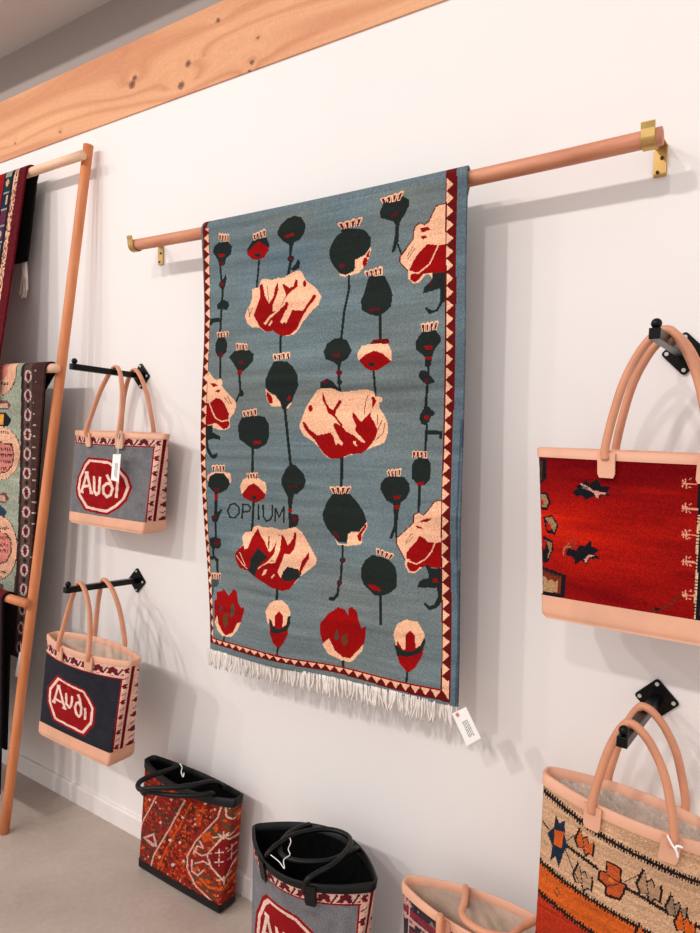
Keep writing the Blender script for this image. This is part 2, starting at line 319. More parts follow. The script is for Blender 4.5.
# ------------------------------------------------------------------ poppy rug
FR = dict(A=(195, 165, 7), B=(285, 165, 7), C=(375, 165, 7), D=(195, 280, 7), E=(285, 280, 7), F=(375, 280, 7), G=(195, 395, 7),
          H=(285, 395, 7), I=(375, 395, 7), J=(195, 510, 7), K=(285, 510, 7), L=(375, 510, 7), M=(195, 600, 4.667), N=(335, 620, 4.242))
PAL = dict(k=(34, 40, 38), k2=(62, 74, 80), r=(150, 10, 12), r2=(100, 20, 26), p=(248, 188, 152), m=(102, 18, 18), g=(74, 72, 60), d=(108, 60, 34))
RUG = '''
A k 165 540 225 530 258 565 250 620 215 650 205 695 185 705 165 695 155 660 120 605 135 565
A r 160 620 205 620 200 640 165 640
A r2 168 675 200 680 190 705 170 700
A k L14 172 700 180 800
A k 165 820 195 790 210 760 218 790 205 850 180 868 160 840
A r2 O 185 830 14 16
D k L15 190 55 185 135
D k 185 130 230 150 235 180 215 210 190 200 150 205 148 170
D k L15 180 205 172 365
D k 92 270 165 260 175 290 120 295 110 315 92 315
A k C 165 478 240 482 240 530 165 530
A k 400 525 450 510 500 500 518 545 515 590 490 630 440 660 400 650 365 620 365 580 385 550
A r 400 570 440 530 470 545 515 575 505 600 485 640 440 660 400 655 365 625 370 600
A k O 435 625 22 13
A k C 400 485 492 440 497 490 408 522
A k L14 447 660 430 850
A k 575 460 600 410 650 365 700 348 745 360 775 410 765 470 735 515 695 535 680 580 660 580 655 550 620 530 580 490
A r 620 490 685 468 692 485 640 504
A k L18 670 570 668 640
A k O 670 650 24 24
A r2 O 672 652 14 16
A k L20 670 665 650 775
A k 705 685 720 650 737 670 732 715 690 738 668 725
D p 395 60 445 45 460 -5 480 -15 540 -5 580 -20 620 -20 650 -40 690 -60 730 -75 750 -60 780 0 850 50 890 110 870 170 830 205 765 285 740 330 700 380 640 388 590 380 550 350 500 360 450 330 400 328 365 300 348 245 365 200 385 165 400 120
D r 450 30 470 20 480 60 490 110 520 160 550 110 560 50 580 10 585 60 570 110 545 170 545 215 580 215 620 180 650 145 660 170 640 200 620 250 600 290 620 300 635 285 640 300 670 205 760 210 800 150 835 95 855 105 845 130 810 170 770 230 740 290 720 340 670 382 630 388 590 380 550 350 500 360 455 325 410 245 430 190 455 115
D p 482 302 520 250 580 208 600 205 570 228 520 275 500 310
D p 515 312 540 275 548 290 525 318
D p 600 290 625 240 655 170 690 190 670 240 642 302 632 280 615 302
D r 630 25 660 50 690 40 705 -10 720 -5 722 40 680 70 650 100 630 130 612 172 604 175 640 100 620 50 610 22
D r O 770 20 13 22
D r 632 150 655 155 650 200 630 215
D m L4 372 195 385 260
D m L4 400 190 378 250
D m L4 505 40 515 140
D k L17 607 385 603 515
D k 160 400 205 395 225 440 222 500 200 520 190 540 160 535 140 500 140 440
D k C 145 365 235 358 235 395 150 400
D r2 160 510 195 510 190 535 165 535
D k L14 178 535 178 690
D k 240 540 270 500 330 485 390 490 415 520 410 565 370 610 335 640 300 630 270 580
D r2 O 325 575 16 14
D r 298 630 335 630 330 660 300 660
D k C 285 440 370 445 370 485 288 485
D k L16 315 660 320 770
D k 312 770 335 765 347 790 340 812 312 812
D k L14 312 800 288 855
D p 85 630 110 655 135 690 155 700 180 688 195 710 190 740 215 770 255 815 288 850 290 890 275 930 245 970 246 1030 225 1045 180 1050 80 1015
G r 80 60 110 55 150 20 180 25 210 60 240 130 235 180 245 200 230 230 200 240 170 210 150 195 120 205 80 215
G p L8 108 58 130 120 150 162 190 185 240 172
D r 110 720 150 725 165 740 130 750
D r 145 782 160 768 182 770 170 788
D m L4 210 820 245 870
D m L4 230 815 258 865
G k 85 215 130 210 130 260 180 290 180 315 140 305 102 315 107 370 130 420 155 405 162 420 145 447 118 440 95 390 85 310
G k 300 215 330 155 380 140 440 140 490 150 520 200 520 290 500 340 440 375 400 375 310 310
G r 405 322 465 315 455 340 415 342
G k C 330 115 435 90 440 138 340 152
G k L18 403 375 398 540
D p 498 760 545 800 605 815 605 882 540 882 510 840
D r 505 770 545 815 550 860 525 860 510 830
D k 560 565 650 565 690 600 725 660 728 740 700 800 670 880 650 900 615 900 600 850 565 800 520 780 500 750 500 690 525 630
D p 640 890 678 850 675 872 652 898
D r 648 832 670 800 674 825 655 842
D k C 548 518 672 500 677 545 555 558
D k L20 632 890 650 1100 668 1285
B k 390 450 420 435 520 440 560 450 600 500 600 560 570 620 540 640 500 660 490 690 495 730 470 760 430 770 390 755 340 700 315 650 310 590 330 540 360 490 395 465
B p 378 755 430 765 480 740 495 715 490 660 560 625 600 570 605 590 575 690 520 750 470 765 420 778 390 770
B r 550 650 570 640 582 660 570 700 550 712 547 680
B r 570 622 597 588 590 640 570 640
B r2 O 400 702 20 16
B k C 362 405 548 358 525 420 390 442
E k L17 450 -35 452 60 420 220 398 410
E k 590 -30 700 -35 745 60 755 100 745 180 700 225 650 250 590 235 540 205 535 140 560 80
B k C 555 742 685 705 688 762 568 778
E r2 580 202 665 188 660 210 600 216
E k L18 668 245 668 415
C k 35 320 60 260 130 230 200 215 240 240 240 280 210 340 185 380 172 400 168 480 167 530 152 560 150 580 130 612 118 605 128 560 138 500 145 420 130 390 90 380 38 365
C r2 105 347 165 325 167 345 115 360
C k L14 160 550 187 622
C k C 32 232 205 178 182 238 48 262
C m 498 262 425 280 375 388 345 412 318 398 280 420 268 460 268 508 234 552 172 640 174 684 232 748 300 760
C p 498 270 430 288 382 392 350 420 320 406 287 427 276 462 276 512 242 557 182 642 182 680 235 738 234 790 266 828 312 818 352 768 380 762 400 790 498 755
C r 498 555 440 560 370 550 340 580 300 620 270 670 240 735 275 745 247 770 250 802 280 818 310 800 340 762 400 755 498 750
C p L9 447 556 385 690 305 755 240 748
C r 316 440 370 428 390 450 330 470
C r 320 500 355 488 366 506 335 518
C m L4 265 570 225 640
C m L4 285 575 230 655
C k 400 755 490 750 499 755 499 931 455 931 460 860 400 880 335 897 345 855 400 800
C r2 O 390 828 13 13
F k 499 -10 499 140 472 160 440 215 382 237 350 202 355 185 400 212 428 202 455 150 453 -10
F k 325 360 420 345 460 400 455 430 410 490 395 540 385 600 365 615 345 600 345 535 280 480 280 430
F r 340 460 400 455 395 485 350 485
F r 345 535 395 535 390 555 350 555
F k C 316 306 445 284 432 342 325 362
F k L18 368 610 368 660
F k 305 635 345 630 375 660 420 715 390 720 360 735 330 710 300 675
F r2 O 356 705 14 14
F k L18 360 735 352 890
I k 340 75 370 80 415 120 410 140 385 150 375 180 350 210 320 200 303 165 310 130 330 100
I r O 356 155 18 14
I k L20 355 -5 350 90
I k L18 357 205 350 400
I k 360 245 470 250 470 310 450 310 445 275 360 278
I k C 255 392 365 395 365 438 255 440
I k 270 455 310 435 370 445 390 480 385 590 350 630 300 630 255 580 255 490
I r 288 610 345 605 330 634 300 636
I k L18 312 635 308 830
I k C 75 527 182 510 175 565 85 572
I k 60 580 100 565 200 570 235 610 245 660 220 720 180 750 165 820 155 931 135 931 130 820 125 760 75 735 35 660 35 620
I r 130 705 180 702 165 725 135 725
I r 130 770 170 770 165 800 135 800
L k L24 145 -5 145 115
L k 130 110 155 112 160 195 145 200 140 150 120 200 100 196 115 150
E k 395 400 440 420 470 490 440 545 400 570 385 620 375 600 350 575 290 550 275 500 300 440 350 408
E r2 335 515 385 510 380 540 345 540
E k L18 378 600 382 785
E r2 O 380 645 22 20
E k O 383 712 18 20
E k 250 710 300 685 340 710 385 770 385 787 350 757 250 757
E r2 O 285 708 18 14
E m 598 442 620 415 725 405 727 440 640 448
E p 540 455 600 445 720 440 745 500 742 565 640 490 515 560 505 515
E r 515 560 560 520 620 490 680 510 742 565 690 600 650 625 600 632 560 610
E k O 605 585 22 14
E k L16 617 632 628 805
H p 150 80 200 5 230 -40 260 -50 330 -50 390 -25 450 -30 520 -40 570 -45 620 -25 625 10 675 10 675 40 650 50 655 90 690 140 715 200 710 270 690 330 640 350 580 375 530 400 440 420 400 440 310 445 265 410 235 365 200 325 130 280 105 230 105 195
H r 125 183 142 188 170 235 225 280 315 260 335 285 350 350 370 335 395 355 400 330 375 300 335 215 345 190 375 205 430 245 500 290 550 335 552 320 520 285 485 250 490 210 470 160 466 112 485 130 525 185 580 130 605 90 605 40 598 8 620 10 634 40 600 100 590 140 620 190 642 250 620 310 570 375 530 405 440 415 390 442 310 442 265 405 235 360 205 310 160 265 130 220
H p 470 318 492 318 490 340 507 357 490 357 474 337
H p 400 215 460 245 500 262 553 332 522 322 480 282 420 250
H r 262 -30 275 0 290 50 310 85 335 100 375 35 392 30 396 48 355 105 350 140 402 210 390 217 340 150 300 122 288 80 262 30
H r O 180 90 15 24
H m L5 575 0 555 60 553 130
H m L5 640 135 640 200
H m L5 672 175 640 240
H m L5 692 195 680 260 630 312
H k L22 393 440 390 640
H k 330 690 370 678 450 690 505 750 550 820 570 880 560 910 520 955 465 955 438 990 440 1035 375 1030 350 1000 300 940 270 880 262 830 290 750
H p C 305 642 465 640 440 688 330 690
K p 350 200 375 235 435 238 440 170 460 155 520 150 572 82 577 112 535 190 542 225 520 242 440 252 372 247
K r 565 95 570 115 535 170 532 215 515 217 505 180 525 150
K r2 332 148 362 158 384 198 358 192
K k L17 405 248 405 345
K k O 406 352 22 20
K r2 O 406 352 13 12
K k L17 400 370 392 490
K k O 383 510 20 20
K r2 O 383 510 12 12
K k L17 378 530 370 595
K k 308 610 340 610 365 580 380 600 348 637 312 632
H k -25 580 0 520 40 475 75 490 130 550 145 600 130 650 85 690 65 690 52 740 50 800 45 828 90 830 100 870 90 910 50 931 28 945 25 800 18 710 0 675 -25 625
H r2 L8 20 640 85 636
H r 20 800 50 792 46 815 24 818
H r2 O 68 868 16 20
G p 95 562 130 538 200 538 242 548 250 600 240 628 98 615
G k C 122 492 210 492 208 530 125 530
G k 110 570 140 548 200 550 230 590 240 625 215 665 165 690 130 680 100 640 98 610
G r2 133 650 170 650 160 675 138 674
G k L20 147 685 140 850
G r 136 695 160 695 155 732 138 735
G k 110 850 140 835 170 805 185 805 165 850 150 890 120 890
G r2 O 130 855 13 13
G k L16 138 880 138 1000
J k 95 200 130 190 170 205 175 250 160 275 110 270 95 245
J r2 O 146 232 18 20
J k L15 120 270 118 330
J k 70 325 130 325 157 350 155 445 140 445 138 365 125 350 70 348
J k C 97 445 175 447 172 490 100 490
J k2 100 490 155 490 158 520 140 545 105 545 97 520
J k L9 110 545 108 605
G p 310 640 330 590 370 575 440 580 490 610 500 660 490 695 320 695
G r 325 690 370 635 405 615 440 640 490 690 485 720 430 750 390 745 330 715
G k C 355 548 440 540 436 585 362 585
G k O 410 718 18 13
G k L18 405 750 398 931 392 950
G k L12 222 812 240 770 270 760 300 788 302 830 270 862 237 856 220 810
G k L13 330 765 322 865
G k L12 325 768 365 766 384 788 374 815 325 820
G k L13 440 768 443 868
G k L13 474 768 476 850 500 880 526 870 541 840 541 770
G k L12 560 882 562 788 590 852 622 778 622 888
J p 275 310 300 275 335 240 325 190 345 155 395 150 405 120 440 105 480 120 540 118 600 135 640 130 705 115 750 150 780 200 820 270 858 340 850 380 800 420 745 460 715 500 670 550 620 560 550 540 430 470 370 425 310 405 280 350
J r 275 310 300 275 335 245 345 275 365 270 400 185 440 125 455 165 490 220 522 290 512 235 518 170 548 160 550 240 530 290 555 255 578 200 590 165 608 178 602 250 570 320 540 350 570 350 560 365 500 370 445 410 450 440 430 470 370 425 310 405 280 350
J r 610 165 630 185 655 245 690 195 700 150 714 155 710 230 700 270 670 305 630 300 620 340 600 390 585 430 610 470 640 490 700 485 730 475 670 550 620 560 550 540 430 470 450 400 520 365 570 350 600 280
J p 575 210 588 172 608 180 602 250 570 322 530 356 575 350 565 366 498 368 442 415 448 400 520 350 560 300
J p 520 165 548 162 548 230 532 288 520 285 526 220
J k 385 390 390 340 440 262 515 325 480 355 440 400 425 465 375 425
J k 610 470 625 425 655 390 690 400 730 410 755 440 735 475 690 490 640 492
K r 125 355 175 290 172 340 142 390 120 432 100 445
J p 473 458 490 415 512 410 500 442
J p 540 467 560 440 567 450 548 472
J p L5 285 320 330 380 365 410
J p L5 310 300 352 388
J k L17 585 550 583 625
J r 120 640 140 630 140 580 185 570 195 553 235 605 270 555 295 575 305 650 330 685 350 680 350 710 330 780 270 870 225 885 180 870 140 790 120 780
J p 122 790 145 740 155 800 190 860 215 885 270 860 300 795 327 785 305 840 260 892 195 892 150 850
J g 160 690 185 675 190 700 165 712
J g 260 660 275 665 280 730 255 760 250 720
J d 195 730 235 730 230 810 205 830 190 790
J k L14 203 890 200 935
J p 505 700 530 650 570 625 620 625 660 660 680 710 670 780 640 830 545 830 515 770
J r 530 770 550 810 570 800 570 730 600 698 625 730 625 810 665 780 660 860 630 920 600 962 560 930 535 860
J k 530 755 545 760 560 805 600 825 650 800 660 735 680 735 675 790 650 840 590 855 545 850
J k L14 590 955 580 1025
K r 250 790 280 760 300 730 350 700 370 682 420 700 440 740 445 690 470 680 500 710 515 780 530 830 562 815 560 880 548 935 500 1000 449 1050 400 1055 345 990 300 930 262 930 248 870
K p 260 945 307 903 345 990 400 1040 449 1045 543 943 535 988 455 1072 400 1067 300 1014
K g 345 880 365 840 375 900 350 920
K d 390 890 430 870 435 930 410 960 390 930
K k L16 400 1065 398 1112
N p 245 60 260 15 300 -5 350 5 380 60 375 100 350 120 260 125
N r 262 85 285 125 298 120 298 60 318 42 338 65 340 120 380 95 370 150 340 200 305 225 270 180 255 130
N k 247 100 265 110 290 130 330 130 360 110 380 70 382 100 360 140 310 155 262 150
N k L10 303 220 300 275
K k 532 470 535 400 560 350 610 312 680 325 730 345 775 395 785 460 780 540 730 580 670 600 620 590 550 520
L p C 5 262 140 308 112 345 8 302
K r 583 520 620 520 660 545 672 567 620 560 590 537
K k L18 667 600 667 800
L m 472 -72 418 -66 372 -2 342 32 308 10 268 30 268 82 234 116 148 192 147 232 210 345 300 360
L p 472 -65 425 -60 380 0 345 40 310 18 275 35 275 85 240 120 155 195 155 230 215 340 212 380 238 434 282 438 342 393 380 402 472 400
L r 475 225 410 228 370 220 345 190 310 180 290 220 250 260 225 290 220 335 250 345 227 362 227 390 247 425 280 430 320 395 400 400 475 405
L p L9 427 226 400 290 360 340 295 375 225 350
L r 316 76 345 62 402 56 376 80 325 84
L r 285 105 325 115 342 132 300 127
L m L4 265 160 215 215
L m L4 268 185 215 235
L k 352 385 375 375 400 405 475 410 475 640 430 690 380 702 342 660 350 643 385 672 415 662 445 600 435 545 297 540 310 500 340 480 380 475 375 430
L r O 425 492 18 16
'''
def build_rug():
    y0 = -.129
    cor = [(201, 227), (467, 168.3), (457.5, 708), (206, 650)]
    W, H = 400, 590
    P3 = [aty(x, y, y0) for x, y in cor]; P3[0][2] = railz(P3[0][0]); P3[1][2] = railz(P3[1][0])
    cor = [proj(p) for p in P3]
    cv = Canvas(W, H, (109, 122, 125), hom(cor, [(0, 0), (W, 0), (W, H), (0, H)]))
    ab = smooth_noise(H, W, 9, 200)*.05+smooth_noise(H, W, 40, 120)*.035+smooth_noise(H, W, 3, 50)*.03
    tint = smooth_noise(H, W, 60, 90)[..., None]*np.array([3., 0, -3.])
    cv.a = cv.a*(1+ab[..., None])+tint
    ground = cv.a.copy()
    cv.run(FR, PAL, RUG)
    cv.frame(0, 0, 1)
    # borders: maroon bands with peach triangles
    inn = [(446.6, 150), (446.3, 175), (446, 290), (444, 410), (442.2, 510), (442.6, 640), (441.2, 692)]
    out = [(457.5, 150), (457.2, 175), (456.2, 290), (453.3, 410), (451, 510), (452, 600), (450.3, 703)]
    edge = [(475, 150), (475, 720), (450.3, 720)]
    cv.poly((96, 112, 122), out+[(450, 720), (480, 720), (480, 150)])
    cv.line((70, 84, 98), [(461.5, 420), (458, 520), (458.8, 620), (456, 706)], 2.2)
    cv.poly(PAL['m'], inn+out[::-1]); cv.line(PAL['r2'], inn, 1.2)
    def ip(l, y): return float(np.interp(y, [q[1] for q in l], [q[0] for q in l]))
    ys = np.linspace(164, 690, 40)
    for a, b in zip(ys[:-1], ys[1:]):
        m = (a+b)/2+random.uniform(-.6, .6)
        cv.poly(PAL['p'], [(ip(inn, a)+.6, a+.6), (ip(inn, m)+7.4, m), (ip(inn, b)+.6, b-.6)])
    lo = [(202.6, 215), (202.3, 300), (202.6, 400), (203, 500), (204, 570), (207.2, 645)]
    li = [(208.7, 215), (208.2, 300), (207.6, 400), (207.4, 500), (208.2, 570), (210.5, 640)]
    cv.poly(PAL['m'], lo+li[::-1]); cv.line(PAL['r2'], li, .8)
    ys = np.linspace(222, 640, 40)
    for a, b in zip(ys[:-1], ys[1:]):
        m = (a+b)/2; cv.poly(PAL['p'], [(ip(li, a), a+.6), (ip(lo, m)+.8, m), (ip(li, b), b-.6)])
    tl = [(204, 637.4), (207.9, 638.6), (278.6, 654.6), (345, 669.6), (441, 690.7)]; bl = [(204, 643), (207.9, 644.4), (278.6, 661), (345, 677), (450, 703.5)]
    cv.poly(PAL['m'], tl+[(450.3, 692.5)]+bl[::-1]); cv.line(PAL['r'], tl, 1.3)
    def iy(l, x): return float(np.interp(x, [q[0] for q in l], [q[1] for q in l]))
    c0, c1 = cv.m([(208, 640)])[0], cv.m([(441, 692)])[0]
    inv = hom([(0, 0), (W, 0), (W, H), (0, H)], cor)
    xs = [inv([(c0[0]+(c1[0]-c0[0])*i/27, c1[1])])[0][0] for i in range(28)]
    for a, b in zip(xs[:-1], xs[1:]):
        m = (a+b)/2; d = iy(bl, m)-iy(tl, m)
        cv.poly(PAL['p'], [(a+.3, iy(tl, a)+.9), (b-.3, iy(tl, b)+.9), (m, iy(tl, m)+d*.82)])
    cv.poly(PAL['p'], [(442, 690), (449, 681), (448.6, 700)])
    msk = np.abs(cv.a-ground).sum(-1) < 1
    cv.a = np.where(msk[..., None], cv.a, cv.a*(1+.8*ab[..., None]))
    cv.knots(.055)
    # geometry: front hang, fold over rod, back hang
    u = np.linspace(0, 1, W+1); v = np.linspace(0, 1, H+1)
    U, Vv = np.meshgrid(u, v)
    q = [np.array(p) for p in P3]
    G = (q[0]*(1-U[..., None])+q[1]*U[..., None])*(1-Vv[..., None])+(q[3]*(1-U[..., None])+q[2]*U[..., None])*Vv[..., None]
    pm = hom([(0, 0), (1, 0), (1, 1), (0, 1)], [(p[0], p[2]) for p in q])(np.c_[U.ravel(), Vv.ravel()]).reshape(H+1, W+1, 2)
    G[..., 0] = pm[..., 0]; G[..., 2] = pm[..., 1]
    lo_w = np.exp(-(U/.05)**1.2)*.016*np.sin(Vv*7.5+.6)*Vv**.5
    G[..., 1] += .004*np.sin(U*9+Vv*2)*Vv+.003*np.sin(Vv*11+U*4)*np.minimum(Vv*4, 1)+lo_w-.012*Vv**3*0
    G[..., 2] += .0025*np.sin(U*14)*Vv**3
    zr = np.array([railz(x)+0. for x in G[0, :, 0]]); rad = -RY+y0; rad = abs(y0-RY)
    G[:, :, 2] += ((zr-G[0, :, 2])[None])*(1-v[:, None])
    rows = []
    for a in np.linspace(math.pi, 0, 17)[1:]:
        r = rad*(1-.08*math.sin(a))
        rows.append(np.stack([G[0, :, 0]-.018*u*(1-a/math.pi), RY+r*np.cos(a)*np.ones(W+1)-(0 if a > 1.5 else 0), zr+r*math.sin(a)], -1))
    top = np.array(rows)
    back = []
    for t in np.linspace(0, 1, 60)[1:]:
        back.append(np.stack([top[-1][:, 0]-.04*min(t*6, 1)*u, top[-1][:, 1]+.012*math.sin(t*3)*.5, top[-1][:, 2]*(1-t)+(.9)*t], -1))
    top = np.concatenate([top, np.array(back)])
    G = np.concatenate([top[::-1], G], 0)
    k = len(top); cols = np.concatenate([np.empty((k, W, 3)), cv.a])
    cols[:k] = np.array([104, 119, 125])*(1+.05*rng.standard_normal((k, W, 1)))
    c_edge = [int(c) for c in (cv.m([(inn[1][0], 175)])[0][0], cv.m([(out[1][0], 175)])[0][0])]
    cols[k-16:k, c_edge[0]:c_edge[1]] = PAL['m']; cols[k-16:k, 3:11] = PAL['m']
    rug = thing('poppy_rug', 'blue grey pile rug with red and cream poppies hanging over the wooden rail', 'rug', (-1.05, RY, railz(-1.05)))
    V, F, C = sheet(G, cols); V = V-np.array(rug.location)
    solidify(obj('pile', V, F[:, ::-1], M_WOOL, rug, False, colors=C), .007, 1)
    fb = MB(); n = 170
    for i in range(n):
        t = (i+.5)/n*.985; p = q[3]*(1-t)+q[2]*t; p = p-np.array(rug.location)+np.array([random.uniform(-.002, .002), .002+random.uniform(-.002, .003), .004])
        L = random.uniform(.044, .057); sw = random.uniform(-.008, .008)+.006*math.sin(i*.5); fw = random.uniform(-.004, .008)
        path = [p+np.array([sw*a*a+.001*math.sin(a*9+i), fw*a, -L*a]) for a in np.linspace(0, 1, 6)]
        fb.tube(path, [.0026, .0025, .0024, .0023, .0022, .0012], 5)
    tagit(fb.build('fringe', M_FRINGE, rug, True), 'cream cotton fringe', kind='stuff')
    return rug
build_rug()

# ------------------------------------------------------------------ tags
def tag_card(name, label, quad, y, hole, string, lines=5, group='paper price tags', dot=None, upright=False):
    P = [aty(a, b, y) for a, b in quad]; c = sum(P)/4
    o = thing(name, label, 'tag', c, group=group)
    P = [p-c for p in P]; t = np.array([0, -.0006, 0])
    V = P+[p+t for p in P]
    obj('card', V, [(0, 1, 2, 3), (7, 6, 5, 4), (0, 4, 5, 1), (1, 5, 6, 2), (2, 6, 7, 3), (3, 7, 4, 0)], M_CARD, o)
    def B(u, v):
        return (P[0]*(1-u)+P[1]*u)*(1-v)+(P[3]*(1-u)+P[2]*u)*v+np.array([0, -.0011, 0])
    mb = MB()
    for i in range(lines):                                # rows of small unreadable print
        v = .36+.4*i/lines; u = .24
        while u < .72:
            w = random.uniform(.03, .09); 
            q = [(u, v), (min(u+w, .76), v), (min(u+w, .76), v+.17/lines), (u, v+.17/lines)]
            mb.add([B(1.08-b_, .1+a_) if upright else B(a_, b_) for a_, b_ in q], [(0, 1, 2, 3)]); u += w+.022
    if lines: mb.build('print', M_INK, o)
    if dot:
        h = B(*dot); r = .0045
        obj('reinforcement', [h+np.array([r*math.cos(a), -.0004, r*math.sin(a)]) for a in np.linspace(0, 2*math.pi, 13)[:-1]], [tuple(range(12))], M_PINK, o)
    if string is not None:
        MB().tube(crom([np.array(s)-c for s in string], 6), .0008, 5).build('string', M_STRING, o, True)
    return o
tag_card('price_tag', 'white price tag at the lower right corner of the poppy rug', [(452, 713.5), (466, 706.8), (481, 738), (467, 746)], -.142, None,
         [aty(457, 707, -.1385), aty(456.5, 710, -.143), aty(458, 713, -.1435)], 4, dot=(.3, .1), upright=True)

# ------------------------------------------------------------------ wall hooks
def hook(x, z, y1, z1, label, twist=0.):
    o = thing('wall_hook', label, 'hook', (x, 0, z), group='black wall hooks')
    h = .041; r = .006
    pr = []
    for k in range(4):
        a = k*math.pi/2; c = np.array([math.cos(a), math.sin(a)])*(h-r)
        for b in np.linspace(-math.pi/4, math.pi/4, 5): pr.append(c+r*np.array([math.cos(a+b), math.sin(a+b)]))
    MB().prism([(p[0], p[1]) for p in pr], -.006, -.0005, axis=1).build('plate', M_BLACK, o, bevel=.0008)
    for k in range(4):
        a = k*math.pi/2; p = np.array([math.cos(a), 0, math.sin(a)])*(h-.009)
        MB().tube([p+np.array([0, -.0055, 0]), p+np.array([0, -.0085, 0])], .004, 10).build('screw', M_ZINC, o)
    d = np.array([0, y1, z1-z]); L = np.linalg.norm(d); ang = math.atan2(z1-z, -y1)
    Rm = np.array([[1, 0, 0], [0, math.cos(ang), math.sin(ang)], [0, -math.sin(ang), math.cos(ang)]])
    # arm from plate out to tip
    MB().box(d*.5+np.array([0, -.003, 0]), np.array([.009, L/2, .009]), rot=Rm).build('arm', M_BLACK, o, bevel=.0012)
    kb = MB().ball(d+np.array([0, .009, .0165]), .0088); kb.tube([d+np.array([0, .009, .006]), d+np.array([0, .009, .012])], .004, 10)
    kb.build('knob', M_BLACK, o, True)
    return o
hook(-1.857, 1.574, -.255, 1.588, 'black steel wall hook holding the upper left grey tote')
hook(-1.881, .893, -.268, .912, 'black steel wall hook holding the navy tote at lower left')
hook(-.237, 1.586, -.285, 1.594, 'black steel wall hook holding the red carpet tote')
hook(-.256, .894, -.292, .916, 'black steel wall hook holding the tan and orange kilim tote')

